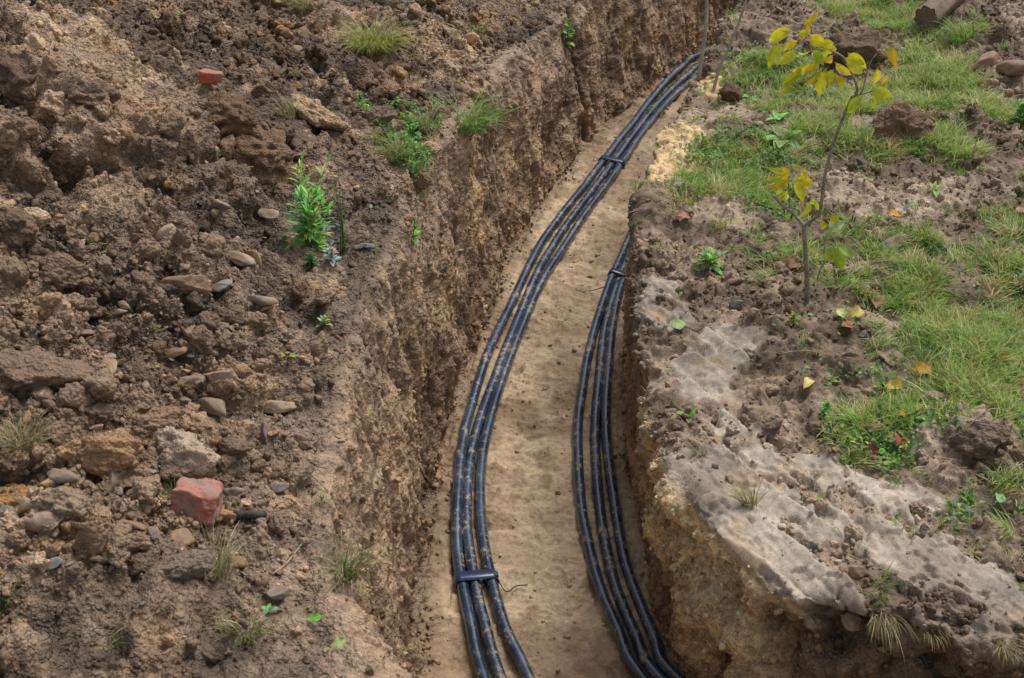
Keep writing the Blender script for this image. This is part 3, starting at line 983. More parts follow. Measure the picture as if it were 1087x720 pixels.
def rand_rots(n, r):
    q_ = r.normal(size=(n, 4)); q_ /= np.linalg.norm(q_, axis=1, keepdims=True)
    w, x, y, z = q_.T
    return np.stack([1 - 2 * (y * y + z * z), 2 * (x * y - z * w), 2 * (x * z + y * w), 2 * (x * y + z * w), 1 - 2 * (x * x + z * z), 2 * (y * z - x * w),
                     2 * (x * z - y * w), 2 * (y * z + x * w), 1 - 2 * (x * x + y * y)], 1).reshape(n, 3, 3).astype(F32)


# stuff: every smaller crumb in one mesh
Vs, Fs, Cs = [], [], []
vo_ = 0
rest_scr = screen[rest]
lvls = np.where(rest_scr * FPX > 7, 3, np.where(rest_scr * FPX > 2.6, 2, 1))
for kind in ('clod', 'rock', 'slate'):
    kmask = {'clod': ~isrock[rest], 'rock': isrock[rest] & ~isslate[rest], 'slate': isslate[rest]}[kind]
    for lv in (1, 2, 3):
        for pj in range(12):
            sel_ = rest[kmask & (lvls == lv) & (np.arange(len(rest)) % 12 == pj)]
            if not len(sel_): continue
            V0, F0 = PROTO[kind, lv][pj]
            m_ = len(sel_)
            Rm = rand_rots(m_, rng)
            if kind == 'slate':
                # lie roughly flat
                ang = rng.uniform(0, 2 * np.pi, m_); tl = rng.normal(0, .35, (m_, 2))
                ca, sa = np.cos(ang), np.sin(ang)
                Rm = np.zeros((m_, 3, 3), F32); Rm[:, 0, 0] = ca; Rm[:, 0, 1] = -sa; Rm[:, 1, 0] = sa; Rm[:, 1, 1] = ca; Rm[:, 2, 2] = 1
                Rm[:, 2, 0] = tl[:, 0]; Rm[:, 2, 1] = tl[:, 1]
            W = np.einsum('mij,vj->mvi', Rm, V0) * rad[sel_][:, None, None]
            W += (pos[sel_] + nor[sel_] * (rad[sel_] * .25)[:, None])[:, None, :]
            Vs.append(W.reshape(-1, 3))
            Fs.append((F0[None] + (vo_ + np.arange(m_) * len(V0))[:, None, None]).reshape(-1, 3))
            Cs.append(np.repeat(colv[sel_], len(V0), 0))
            vo_ += m_ * len(V0)
crumbs = link('soil_crumbs', make_mesh('soil_crumbs', np.concatenate(Vs), np.concatenate(Fs), np.clip(np.concatenate(Cs), .004, .6)), M_STONE_STUFF)
tag(crumbs, 'loose crumbs of brown soil and gravel covering the banks and the trench edges', 'soil crumbs', kind='stuff')
del Vs, Fs, Cs

MESHC = {}


def stone_obj(name, kind, pidx, lvl, mat, loc, rot, scale, color):
    key_ = (name, kind, pidx, lvl, mat.name)
    if key_ not in MESHC:
        V0, F0 = PROTO[kind, lvl][pidx]
        me = make_mesh(name, V0, F0); me.materials.append(mat); MESHC[key_] = me
    o = link(name, MESHC[key_])
    o.location = loc; o.rotation_euler = rot
    o.scale = scale if hasattr(scale, '__len__') else (scale,) * 3
    o.color = (*[float(min(max(c_, .004), .8)) for c_ in color], 1)
    return o


for j, i in enumerate(ind.tolist()):
    z_ = zone_u[i]
    rk = bool(isrock[i])
    knd = 'slate' if isslate[i] else ('rock' if rk else 'clod')
    sc_ = float(rad[i])
    p_ = Vector(pos[i].tolist()) + Vector(nor[i].tolist()) * sc_ * .12
    rot = (random.uniform(-.4, .4), random.uniform(-.4, .4), random.uniform(0, 6.28)) if knd == 'slate' else (random.uniform(0, 6.28), random.uniform(0, 6.28), random.uniform(0, 6.28))
    o = stone_obj('stone' if rk else 'soil_clod', knd, j % 12, 3 if sc_ < .02 else 4, M_ROCK if rk else M_CLOD, p_, rot, sc_ * (1.0 if rk else 1.1), colv[i])
    where = 'spoil heap left of the trench' if z_ < 1.05 else ('foot of the left trench wall' if z_ < 2.6 else 'bank right of the trench')
    if rk:
        tag(o, ('flat grey stone' if knd == 'slate' else 'rounded dusty stone') + ' lying loose on the ' + where, 'stone', ('flat stones on the ' if knd == 'slate' else 'rounded stones on the ') + where)
    else:
        tag(o, 'crumbly brown clod of soil lying loose on the ' + where, 'soil clod', 'soil clods on the ' + where)

# --- the ones that stand out
SPECIAL = [
 # px, py, width px, kind, seed, (sx,sy,sz), colour, material, name, category, label, sink
 (213, 538, 62, 'brick', 3, (1, .92, 1.05), (168, 104, 88), 'B', 'brick_piece', 'brick', 'large broken red brick lying on the lower part of the spoil heap', -.25),
 (225, 84, 27, 'brick', 5, (1, .8, .9), (190, 96, 80), 'B', 'brick_piece', 'brick', 'bright red piece of brick half buried high on the spoil heap', -.1),
 (196, 56, 8, 'rock', 15, (1, .7, .6), (210, 128, 112), 'R', 'stone', 'stone', 'tiny pink chip above the bright red brick piece', .1),
 (333, 122, 46, 'clod', 8, (1, .75, .8), (172, 144, 110), 'C', 'stone', 'stone', 'pale tan rock in front of a dark hollow high on the heap', .1),
 (277, 150, 78, 'clod', 71, (1, .9, .9), (118, 92, 68), 'C', 'soil_clod', 'soil clod', 'huge brown clod above the green leafy weed on the heap', .3),
 (240, 117, 66, 'clod', 74, (1, .8, .8), (110, 84, 60), 'C', 'soil_clod', 'soil clod', 'big rough clod just below the bright red brick piece', .3),
 (192, 480, 62, 'clod', 22, (1, .8, .95), (174, 152, 130), 'C', 'stone', 'stone', 'large pale whitish rock beside the orange brown lump on the heap', .15),
 (108, 475, 66, 'clod', 23, (1, .75, .7), (158, 124, 90), 'C', 'soil_clod', 'soil clod', 'large orange brown lump of earth left of the pale whitish rock', .2),
 (158, 452, 54, 'clod', 33, (1, .7, .8), (140, 112, 88), 'C', 'soil_clod', 'soil clod', 'rusty brown lump behind the pale whitish rock', .2),
 (137, 497, 40, 'clod', 24, (1, .8, 1), (150, 124, 98), 'C', 'soil_clod', 'soil clod', 'pale brown clod between the orange brown lump and the whitish rock', .2),
 (74, 534, 42, 'clod', 25, (1, .9, .85), (142, 122, 98), 'C', 'soil_clod', 'soil clod', 'round pitted clod below the large orange brown lump', .1),
 (55, 555, 32, 'clod', 26, (1, .9, .8), (138, 120, 100), 'C', 'soil_clod', 'soil clod', 'smaller round clod touching the round pitted clod from below', .1),
 (142, 575, 40, 'clod', 27, (1, .7, .6), (134, 110, 86), 'C', 'soil_clod', 'soil clod', 'flattish brown clod left of the large red brick', .1),
 (190, 597, 58, 'clod', 28, (1, .6, .6), (122, 106, 92), 'C', 'soil_clod', 'soil clod', 'dark grey brown clod below the large red brick', .2),
 (20, 528, 70, 'clod', 29, (1, .8, .6), (160, 118, 76), 'C', 'soil_clod', 'soil clod', 'big ochre clod at the left edge below the dry tuft', .35),
 (241, 548, 20, 'rock', 31, (1, .9, 1.1), (196, 142, 66), 'R', 'stone', 'stone', 'orange stone touching the right side of the large red brick', .0),
 (190, 570, 24, 'rock', 36, (1, .9, 1.1), (170, 130, 80), 'R', 'stone', 'stone', 'ochre stone just below the large red brick', .1),
 (252, 597, 22, 'rock', 32, (1, .8, .8), (190, 138, 80), 'R', 'stone', 'stone', 'orange brown stone below the charred stick', .1),
 (297, 629, 24, 'slate', 41, (1, .8, 1), (142, 136, 126), 'R', 'stone', 'stone', 'smooth grey pointed stone low on the trench side of the heap', .0),
 (297, 519, 18, 'slate', 42, (1, .8, 1), (128, 132, 136), 'R', 'stone', 'stone', 'small blue grey slate right of the large red brick', .0),
 (252, 276, 30, 'slate', 43, (1, .8, 1.2), (152, 136, 118), 'R', 'stone', 'stone', 'angular grey brown stone at the top of the stony patch', .0),
 (234, 304, 24, 'slate', 44, (1, .8, 1.2), (142, 138, 130), 'R', 'stone', 'stone', 'pale grey slab in the middle of the stony patch', .0),
 (278, 320, 28, 'slate', 45, (1, .7, 1.4), (146, 138, 122), 'R', 'stone', 'stone', 'long grey stone right of the pale slab in the stony patch', .0),
 (200, 300, 44, 'rock', 46, (1, .5, .6), (160, 128, 98), 'R', 'stone', 'stone', 'long tan rock lying aslant left of the pale slab', .1),
 (192, 345, 18, 'rock', 47, (1, .8, .8), (190, 160, 122), 'R', 'stone', 'stone', 'small rounded tan pebble below the long tan rock', .0),
 (196, 408, 30, 'rock', 48, (1, .8, .8), (150, 128, 106), 'R', 'stone', 'stone', 'brown block of stone in the row below the stony patch', .0),
 (240, 402, 34, 'rock', 49, (1, .6, .8), (166, 146, 122), 'R', 'stone', 'stone', 'wide pale block of stone in the row below the stony patch', .0),
 (295, 432, 28, 'slate', 50, (1, .7, 1.3), (168, 146, 122), 'R', 'stone', 'stone', 'pale flat stone at the right end of the stone row', .0),
 (226, 433, 30, 'slate', 51, (1, .7, 1.4), (140, 128, 110), 'R', 'stone', 'stone', 'dark olive stone just above the pale whitish rock', .0),
 (380, 262, 16, 'slate', 52, (1, .6, 1), (126, 126, 128), 'R', 'stone', 'stone', 'little slate right of the green leafy weed near the trench rim', .0),
 (392, 262, 12, 'slate', 53, (1, .6, 1), (112, 116, 124), 'R', 'stone', 'stone', 'blue grey slate splinter on the left rim of the trench', .0),
 (53, 603, 22, 'slate', 54, (1, .7, 1), (118, 124, 130), 'R', 'stone', 'stone', 'blue grey slate chip low at the left of the heap', .0),
 (13, 545, 20, 'slate', 55, (1, .8, 1.2), (110, 108, 108), 'R', 'stone', 'stone', 'dark slate at the left edge below the big ochre clod', .0),
 (66, 506, 26, 'slate', 56, (1, .8, 1.2), (124, 118, 112), 'R', 'stone', 'stone', 'grey stone above the round pitted clod', .0),
 (28, 385, 88, 'clod', 81, (1, .8, .6), (128, 104, 84), 'C', 'soil_clod', 'soil clod', 'wide flat topped mass of earth at the left edge above the dry tuft', .3),
 (62, 288, 60, 'clod', 82, (1, .8, .7), (122, 98, 78), 'C', 'soil_clod', 'soil clod', 'big lumpy clod left of the thin grass sprig on the heap', .25),
 (16, 236, 44, 'clod', 83, (1, .8, .8), (112, 90, 70), 'C', 'soil_clod', 'soil clod', 'dark clod at the left edge above the big lumpy clod', .2),
 (22, 78, 56, 'clod', 84, (1, .8, .7), (104, 82, 64), 'C', 'soil_clod', 'soil clod', 'dark clod over a hollow near the top left corner', .25),
 (92, 100, 44, 'clod', 85, (1, .8, .8), (116, 94, 74), 'C', 'soil_clod', 'soil clod', 'brown clod high on the heap left of the bright red brick piece', .2),
 (395, 125, 40, 'clod', 86, (1, .7, .6), (120, 100, 80), 'C', 'soil_clod', 'soil clod', 'brown clod behind the green patch on the left rim', .25),
 (345, 315, 26, 'clod', 87, (1, .8, .8), (134, 112, 90), 'C', 'soil_clod', 'soil clod', 'small pale brown clod below the bushy green weed', .15),
 (160, 55, 36, 'clod', 88, (1, .8, .8), (108, 86, 68), 'C', 'soil_clod', 'soil clod', 'dark brown clod just left of the tiny pink chip', .2),
 (960, 139, 46, 'clod', 61, (1, .9, 1.15), (124, 98, 76), 'C', 'soil_clod', 'soil clod', 'brown clod standing alone in the grass right of the sapling', -.1),
 (947, 259, 26, 'rock', 62, (1, .8, .7), (104, 112, 124), 'R', 'stone', 'stone', 'dark blue grey stone with a pale side in the grass', .1),
 (1002, 262, 9, 'slate', 72, (1, .8, 1.4), (92, 100, 120), 'R', 'stone', 'stone', 'small dark blue stone in the grass right of the sapling', .0),
 (906, 48, 60, 'clod', 63, (1, .8, .9), (106, 84, 64), 'C', 'soil_clod', 'soil clod', 'large dark heap of earth behind the crown of the sapling', .35),
 (1044, 458, 62, 'clod', 64, (1, .8, .8), (112, 94, 78), 'C', 'soil_clod', 'soil clod', 'large dark clod at the right edge beside the grass', .35),
 (1048, 66, 30, 'rock', 65, (1, .7, .8), (148, 112, 84), 'R', 'stone', 'stone', 'flat brown stone below the log at the top right', .1),
 (1078, 75, 28, 'rock', 66, (1, .7, .8), (132, 102, 80), 'R', 'stone', 'stone', 'reddish brown stone at the right edge below the log', .1),
 (776, 100, 30, 'clod', 67, (1, .9, .9), (96, 74, 56), 'C', 'soil_clod', 'soil clod', 'dark clod at the foot of the two bare stems', .2),
 (905, 658, 28, 'slate', 68, (1, .85, 1.4), (132, 122, 108), 'R', 'stone', 'stone', 'oval grey stone stuck in the dark earth below the smooth mud', .0),
 (985, 418, 22, 'slate', 69, (1, .8, 1.2), (128, 124, 122), 'R', 'stone', 'stone', 'grey stone at the grass edge left of the large dark clod', .1),
 (782, 322, 14, 'slate', 70, (1, .8, 1.2), (120, 122, 126), 'R', 'stone', 'stone', 'small grey stone between the weed and the sapling', .1),
]
for (px_, py_, wpx, kind, seed, sc3, col_, mk, nme, cat_, lab_, sink) in SPECIAL:
    p_, n_, c_ = on_soil(px_, py_ + wpx * .18)
    depth = float((p_ - cam.location).length)
    r_ = wpx / FPX * depth / 2 * 1.3
    V0, F0 = rock_shape(seed, 5 if wpx > 30 else 4, kind)
    V0 = V0 * np.array(sc3)
    me = make_mesh(nme, V0, F0)
    mat_ = {'B': M_BRICK, 'R': M_ROCK, 'C': M_CLOD}[mk]
    me.materials.append(mat_)
    o = link(nme, me)
    o.location = p_ + Vector((0, 0, r_ * (.35 - sink)))
    rr_ = random.Random(seed)
    o.rotation_euler = (rr_.uniform(-.35, .35), rr_.uniform(-.35, .35), rr_.uniform(-.5, .5))
    o.scale = (r_,) * 3
    cc_ = lin(col_) * 1.0
    if mk == 'R': cc_ = cc_ * .75 + lin((136, 116, 96)) * .25
    o.color = (*[float(v) for v in cc_], 1)
    tag(o, lab_, cat_)
print('stones', round(time.time() - T0, 1))
# ------------------------------------------------------------------ plant materials
def leaf_material(name, source='attr', rough=0.5, trans=0.35):
    m, nt, b = new_mat(name)
    if source == 'attr':
        a = nt.nodes.new('ShaderNodeAttribute'); a.attribute_name = 'Col'; col = a.outputs['Color']
    else:
        a = nt.nodes.new('ShaderNodeObjectInfo'); col = a.outputs['Color']
    g = nt.nodes.new('ShaderNodeNewGeometry')
    n1 = noise_node(nt, g.outputs['Position'], 70, 3, 0.6)
    vm = nt.nodes.new('ShaderNodeVectorMath'); vm.operation = 'SCALE'
    nt.links.new(col, vm.inputs[0]); nt.links.new(maprange(nt, n1, .3, .7, .75, 1.25), vm.inputs['Scale'])
    nt.links.new(vm.outputs[0], b.inputs['Base Color'])
    b.inputs['Roughness'].default_value = rough
    b.inputs['Specular IOR Level'].default_value = .3
    if trans > 0:
        out = [n for n in nt.nodes if n.type == 'OUTPUT_MATERIAL'][0]
        t = nt.nodes.new('ShaderNodeBsdfTranslucent'); nt.links.new(vm.outputs[0], t.inputs[0])
        mx = nt.nodes.new('ShaderNodeMixShader'); mx.inputs[0].default_value = trans
        nt.links.new(b.outputs[0], mx.inputs[1]); nt.links.new(t.outputs[0], mx.inputs[2]); nt.links.new(mx.outputs[0], out.inputs[0])
    return m


M_GRASS = leaf_material('grass_blade', 'attr', .5, .4)
M_LEAF = leaf_material('leaf_surface', 'attr', .45, .35)
M_DRYLEAF = leaf_material('dry_leaf_surface', 'attr', .7, .2)


def bark_material(name, c0, c1):
    m, nt, b = new_mat(name)
    g = nt.nodes.new('ShaderNodeNewGeometry')
    n1 = noise_node(nt, g.outputs['Position'], 160, 4, .7)
    n2 = noise_node(nt, g.outputs['Position'], 30, 3, .6)
    nt.links.new(mixcol(nt, maprange(nt, mathn(nt, 'ADD', mathn(nt, 'MULTIPLY', n1, .6), mathn(nt, 'MULTIPLY', n2, .4)), .35, .65, 0, 1), tuple(lin(c0)), tuple(lin(c1))), b.inputs['Base Color'])
    b.inputs['Roughness'].default_value = .8
    nt.links.new(bump(nt, n1, .8, .0015), b.inputs['Normal'])
    return m


M_BARK = bark_material('sapling_bark', (88, 80, 66), (164, 152, 130))
M_STEM = bark_material('bare_stem_bark', (128, 120, 108), (184, 174, 156))
M_TWIG = bark_material('dry_stem', (120, 104, 84), (178, 162, 138))
M_LOG = bark_material('old_wood', (84, 68, 56), (134, 112, 94))
M_CHAR = bark_material('charred_wood', (38, 34, 32), (80, 72, 66))


def blades(roots, dirs, lens, widths, cols, bend, seg=4, seed=0, tipcol=None):
    """many curved blades as one mesh: numpy arrays"""
    n = len(roots)
    r = np.random.default_rng(seed)
    up = np.array([0, 0, 1.0])
    h = dirs.copy(); h[:, 2] = 0
    hn = np.linalg.norm(h, axis=1, keepdims=True) + 1e-6
    h = h / hn
    side = np.stack([-h[:, 1], h[:, 0], np.zeros(n)], 1)
    # twist so that blades do not all face alike
    ang = r.normal(0, .5, n)[:, None]
    side = side * np.cos(ang) + up * np.sin(ang) * .6
    V = np.zeros((n, (seg + 1) * 2, 3), F32); Cc = np.zeros((n, (seg + 1) * 2, 3), F32)
    p = roots.copy()
    d = dirs / np.linalg.norm(dirs, axis=1, keepdims=True)
    for k in range(seg + 1):
        f = k / seg
        w = widths[:, None] * (1 - f ** 1.6 * .93) * .5
        V[:, 2 * k] = p - side * w; V[:, 2 * k + 1] = p + side * w
        cc = cols * (0.75 + .35 * f)
        if tipcol is not None: cc = cc * (1 - f ** 2 * .5) + tipcol * f ** 2 * .5
        Cc[:, 2 * k] = cc; Cc[:, 2 * k + 1] = cc
        p = p + d * (lens / seg)[:, None]
        d = d + h * (bend / seg)[:, None] - up * (bend / seg * f * 1.2)[:, None]
        d = d / np.linalg.norm(d, axis=1, keepdims=True)
    base = (np.arange(n) * (seg + 1) * 2)[:, None]
    Fq = []
    for k in range(seg):
        Fq.append(np.concatenate([base + 2 * k, base + 2 * k + 1, base + 2 * k + 3, base + 2 * k + 2], 1))
    return V.reshape(-1, 3), np.stack(Fq, 1).reshape(-1, 4), Cc.reshape(-1, 3)


def sample_by(w, n, r):
    cd = np.cumsum(w.ravel().astype(np.float64))
    return np.clip(np.searchsorted(cd, r.random(n) * cd[-1]), 0, w.size - 1)


# ---- grass on the right bank (nobody could count it)
r = np.random.default_rng(21)
gn = smooth(-.35, .35, fbm(P, .13, 3, 601))
gden = (grassm ** 1.3 * (.12 + gn) + .012 * mRG * (1 - slab) * smooth(-.1, .5, fbm(P, .1, 2, 602))) * area * inview * (pdep < 8)
NT = 6800
ti = sample_by(gden, NT, r)
nb = r.integers(8, 30, NT)
tid = np.repeat(np.arange(NT), nb)
n = len(tid)
root = PPf[ti][tid].astype(float) + np.concatenate([r.normal(0, .011, (n, 2)), np.full((n, 1), -.003)], 1)
lean = r.normal(0, .65, (NT, 2)) + np.array([[.25, -.15]])
a_ = r.uniform(0, 2 * np.pi, n); sp_ = np.abs(r.normal(.55, .35, n))
dirs = np.stack([np.cos(a_) * sp_ + lean[tid, 0], np.sin(a_) * sp_ + lean[tid, 1], np.full(n, 1.0)], 1)
tl = r.uniform(.018, .052, NT) * (0.75 + .5 * grassm.ravel()[ti])
lens = tl[tid] * r.uniform(.6, 1.6, n)
gc = np.stack([C(116, 158, 62), C(150, 178, 84), C(190, 188, 116), C(208, 196, 146), C(106, 146, 66), C(178, 150, 100)]) * 1.08
tk = r.choice(6, NT, p=[.22, .25, .19, .15, .12, .07])
ck = np.where(r.random(n) < .75, tk[tid], r.choice(6, n, p=[.2, .22, .2, .2, .1, .08]))
cols = gc[ck] * r.uniform(.7, 1.25, (n, 1))
V, Fq, Cc = blades(root, dirs, lens, r.uniform(.0016, .0034, n), cols, r.uniform(.4, 1.8, n), 4, 3)
gr = link('grass', make_mesh('grass', V, Fq, np.clip(Cc, .004, .7)), M_GRASS)
tag(gr, 'short patchy green and straw coloured grass growing on the right bank', 'grass', kind='stuff')

# ---- low leafy ground cover on the right bank
def small_leaves(pts, nrm, size, cols, seed):
    r = np.random.default_rng(seed)
    n = len(pts)
    L = np.array([[0, 0, 0], [.35, -.33, .05], [.35, .33, .05], [.75, -.28, .08], [.75, .28, .08], [1.1, 0, 0], [.4, 0, -.03], [.75, 0, -.01]], float)
    Fl = np.array([[0, 1, 6, 0], [0, 6, 2, 2], [1, 3, 7, 6], [6, 7, 4, 2], [3, 5, 7, 7], [7, 5, 4, 4]])
    a = r.uniform(0, 2 * np.pi, n); tl_ = r.uniform(-.2, .9, n)
    ca, sa, ct, st_ = np.cos(a), np.sin(a), np.cos(tl_), np.sin(tl_)
    ex = np.stack([ca * ct, sa * ct, st_], 1); ey = np.stack([-sa, ca, r.normal(0, .35, n)], 1); ez = np.cross(ex, ey)
    W = L[None, :, 0:1] * ex[:, None] + L[None, :, 1:2] * ey[:, None] + L[None, :, 2:3] * ez[:, None]
    W = W * size[:, None, None] + pts[:, None]
    tri = np.array([[0, 1, 6], [0, 6, 2], [1, 3, 7], [1, 7, 6], [6, 7, 4], [6, 4, 2], [3, 5, 7], [7, 5, 4]])
    F_ = (tri[None] + (np.arange(n) * 8)[:, None, None]).reshape(-1, 3)
    return W.reshape(-1, 3), F_, np.repeat(cols, 8, 0)


cov = np.maximum.reduce([pm([(730, 160), (830, 150), (850, 215), (790, 225), (735, 205)], .62, .05), pm([(880, 440), (960, 440), (1060, 520), (1000, 560), (930, 520)], .63, .08) * .8,
                         pm([(850, 430), (880, 350), (960, 350), (980, 440), (900, 450)], .62, .08) * .25, pm([(770, 60), (870, 60), (880, 110), (780, 120)], .62, .08) * .35]) + .05 * grassm + .012 * mRG * (1 - slab) + .0015 * mLG
covL = np.zeros(X.shape, F32); covL[:, :cTL] = polymask(warpx[:, :cTL], warpy[:, :cTL], [at(a_, b_, .74) for a_, b_ in [(382, 140), (450, 122), (515, 118), (520, 150), (470, 190), (440, 215), (395, 180)]], .05)
cov = np.maximum(cov, 1.8 * covL)
cden = cov * smooth(-.1, .5, fbm(P, .09, 3, 611)) * area * inview * (pdep < 8)
n = 9000
ci_ = sample_by(cden, n, r)
cc = np.stack([C(84, 128, 52), C(110, 150, 70), C(70, 116, 66), C(140, 150, 70), C(170, 150, 80)])
cols = 1.25 * cc[r.choice(5, n, p=[.34, .26, .22, .12, .06])] * r.uniform(.7, 1.25, (n, 1))
V, F_, Cc = small_leaves(PPf[ci_].astype(float) + np.concatenate([r.normal(0, .004, (n, 2)), r.uniform(0, .018, (n, 1))], 1), GNf[ci_], r.uniform(.005, .014, n), cols, 5)
gcv = link('ground_cover', make_mesh('ground_cover', V, F_, np.clip(Cc, .004, .7)), M_LEAF)
tag(gcv, 'tiny broad leaved green weeds spread between the grass on the right bank', 'ground cover', kind='stuff')

# ---- fine dead straw and rootlets
n = 2800
sden = (1.1 * grassm + .22 * mRG * (1 - slab) + .10 * mLG * (.2 + 2 * compact * mLG) + .05 * mLW * smooth(1.02, 1.1, Ug) * (1 - smooth(1.2, 1.5, Ug)) + .2 * mRW * smooth(3.7, 3.9, Ug)) * area * inview * (pdep < 8)
si_ = sample_by(sden, n, r)
a_ = r.uniform(0, 2 * np.pi, n)
dirs = np.stack([np.cos(a_), np.sin(a_), r.uniform(-.1, .35, n)], 1)
wallroot = (Ug.ravel()[si_] > 1.02) & (Ug.ravel()[si_] < 3.98)
dirs[wallroot] = GNf[si_][wallroot] + np.stack([r.normal(0, .4, wallroot.sum()), r.normal(0, .4, wallroot.sum()), r.uniform(-1.4, -.4, wallroot.sum())], 1)
stc = np.stack([C(182, 164, 128), C(150, 124, 92), C(112, 88, 64), C(196, 184, 150)])
cols = stc[r.choice(4, n)] * r.uniform(.7, 1.15, (n, 1))
V, Fq, Cc = blades(PPf[si_].astype(float) + [0, 0, .004], dirs, r.uniform(.012, .055, n), r.uniform(.0010, .0018, n), cols, r.normal(.3, .6, n), 5, 4)
stw = link('straw', make_mesh('straw', V, Fq, np.clip(Cc, .004, .7)), M_DRYLEAF)
tag(stw, 'scattered dead straw and rootlets lying on the soil and hanging from the rims', 'straw', kind='stuff')


# ------------------------------------------------------------------ grass tufts, each a thing
def px_size(p, px): return px / FPX * float((p - cam.location).length)


GREENS = [(104, 134, 54), (128, 150, 70), (84, 122, 50), (152, 160, 84)]
DRYS = [(178, 164, 120), (154, 136, 96), (196, 184, 146), (132, 134, 76)]


def tuft(px_, py_, rpx, hpx, nbl, palette, label, seed, lean=(0, 0), width=.0024, dry=0.2, name='grass_tuft', group=None, droop=1.2, soil=False):
    r = np.random.default_rng(seed)
    p_, n_, c_ = on_soil(px_, py_)
    rad_ = px_size(p_, rpx); hh = px_size(p_, hpx) * 1.1
    a = r.uniform(0, 2 * np.pi, nbl); q_ = np.sqrt(r.random(nbl)) * rad_ * .45
    roots = np.stack([np.cos(a) * q_, np.sin(a) * q_, np.full(nbl, -.004)], 1)
    sp_ = np.abs(r.normal(.15, .45, nbl)) * (.4 + rad_ / hh * .55)
    dirs = np.stack([np.cos(a) * sp_ + lean[0] + r.normal(0, .15, nbl), np.sin(a) * sp_ + lean[1] + r.normal(0, .15, nbl), np.full(nbl, 1.0)], 1)
    pal = np.array([C(*q) for q in palette]); dp = np.array([C(*q) for q in DRYS])
    cols = np.where((r.random(nbl) < dry)[:, None], dp[r.integers(0, len(dp), nbl)], pal[r.integers(0, len(pal), nbl)]) * r.uniform(.7, 1.2, (nbl, 1))
    V, Fq, Cc = blades(roots, dirs, hh * r.uniform(.55, 1.45, nbl), width * r.uniform(.6, 1.2, nbl), cols, r.uniform(.5, 1.8, nbl) * droop, 5, seed)
    if soil:
        root = empty(name, p_)
        tag(root, label, 'grass tuft', group)
        link('blades', make_mesh('blades', V, Fq, Cc), M_GRASS, root)
        V0, F0 = rock_shape(seed + 900, 4, 'clod')
        so_ = link('sod', make_mesh('sod', V0 * np.array([rad_ * .85, rad_ * .7, rad_ * .5]) - np.array([0, 0, rad_ * .38]), F0), M_CLOD, root)
        so_.color = (*[float(v) for v in lin((112, 88, 66))], 1)
        return root
    o = link(name, make_mesh(name, V, Fq, Cc), M_GRASS)
    o.location = p_
    tag(o, label, 'grass tuft', group)
    return o


tuft(400, 50, 46, 32, 620, [(170, 182, 80), (140, 166, 72), (190, 190, 100)], 'thick round yellow green grass tuft on its sod near the top of the heap', 1, (.1, -.25), dry=.3, droop=2.0, soil=True)
tuft(322, 8, 24, 16, 220, [(140, 140, 80), (120, 128, 70)], 'olive grass tuft cut by the top edge left of the trench', 2, (0, -.2), dry=.45, droop=1.8, soil=True)
tuft(474, 38, 18, 16, 110, GREENS, 'small grass tuft hanging in the dark hollow above the trench rim', 3, (.2, -.3), dry=.4)
tuft(505, 34, 12, 12, 60, [(120, 158, 80)], 'little bright green tuft right of the dark hollow', 4, (.1, -.1), dry=.1)
tuft(496, 140, 34, 42, 260, [(142, 184, 86), (116, 160, 74), (170, 200, 108)], 'large fresh green grass tuft on the left rim of the trench', 5, (.3, -.2), .0034, .12)
tuft(512, 128, 22, 26, 90, [(132, 168, 82), (112, 150, 70)], 'smaller fresh green tuft touching the large one from the right', 55, (.2, -.1), .003, .2)
tuft(455, 135, 28, 24, 150, [(132, 160, 92), (152, 176, 104)], 'pale green tuft touching the large fresh one from the left', 56, (0, -.1), .003, .3)
tuft(400, 150, 16, 18, 50, [(112, 150, 70)], 'leftmost green tuft of the patch on the left rim', 57, (-.2, -.1), .0028, .3)
tuft(445, 205, 14, 14, 50, [(150, 180, 84)], 'yellow green tuft at the lower end of the patch on the left rim', 58, (0, -.2), .0026, .2)
tuft(420, 168, 30, 26, 220, [(144, 170, 84), (116, 146, 70)], 'loose grass tuft left of the fresh green tuft on the rim', 6, (-.1, -.2), dry=.35)
tuft(440, 185, 28, 20, 200, [(116, 150, 84), (130, 160, 96)], 'low soft green tuft just below the fresh green tuft', 7, (0, -.2), dry=.15)
tuft(306, 122, 16, 22, 60, DRYS, 'dry straw coloured tuft left of the pale tan rock', 8, (-.1, .1), dry=.7)
tuft(228, 165, 12, 16, 26, GREENS, 'thin dark green grass sprig in front of the huge clod', 9, (.2, -.2), dry=.2)
tuft(22, 475, 36, 28, 340, [(172, 160, 124), (150, 146, 100)], 'dry grey straw tuft on its sod at the left edge', 10, (.1, .1), .0022, .75, droop=1.3, soil=True)
tuft(366, 615, 26, 44, 90, [(112, 142, 64), (90, 124, 50)], 'green and straw tuft growing on the left rim of the trench in the foreground', 11, (.1, -.1), .0026, .45)
tuft(232, 612, 24, 44, 90, [(142, 146, 108), (166, 160, 128)], 'pale grey green tuft below the large red brick', 12, (.1, .2), .0018, .7)
tuft(262, 672, 30, 34, 100, [(120, 140, 70), (138, 148, 80)], 'sparse green tuft low on the heap below the pale one', 13, (.1, -.2), .0022, .45)
tuft(345, 530, 18, 26, 22, [(130, 156, 70)], 'thin sprig of grass blades on the rim right of the red brick', 14, (.4, -.6), .0026, .3)
tuft(115, 685, 18, 22, 26, [(130, 150, 84)], 'blurred small tuft at the lower left', 15, (.1, 0), .0022, .3)
tuft(4, 640, 12, 24, 22, [(112, 150, 64)], 'green blades at the left edge in the foreground', 16, (0, 0), .003, .1)
tuft(182, 535, 16, 22, 30, [(110, 140, 50)], 'green moss like tuft against the left side of the large red brick', 17, (-.2, .2), .0022, .1)
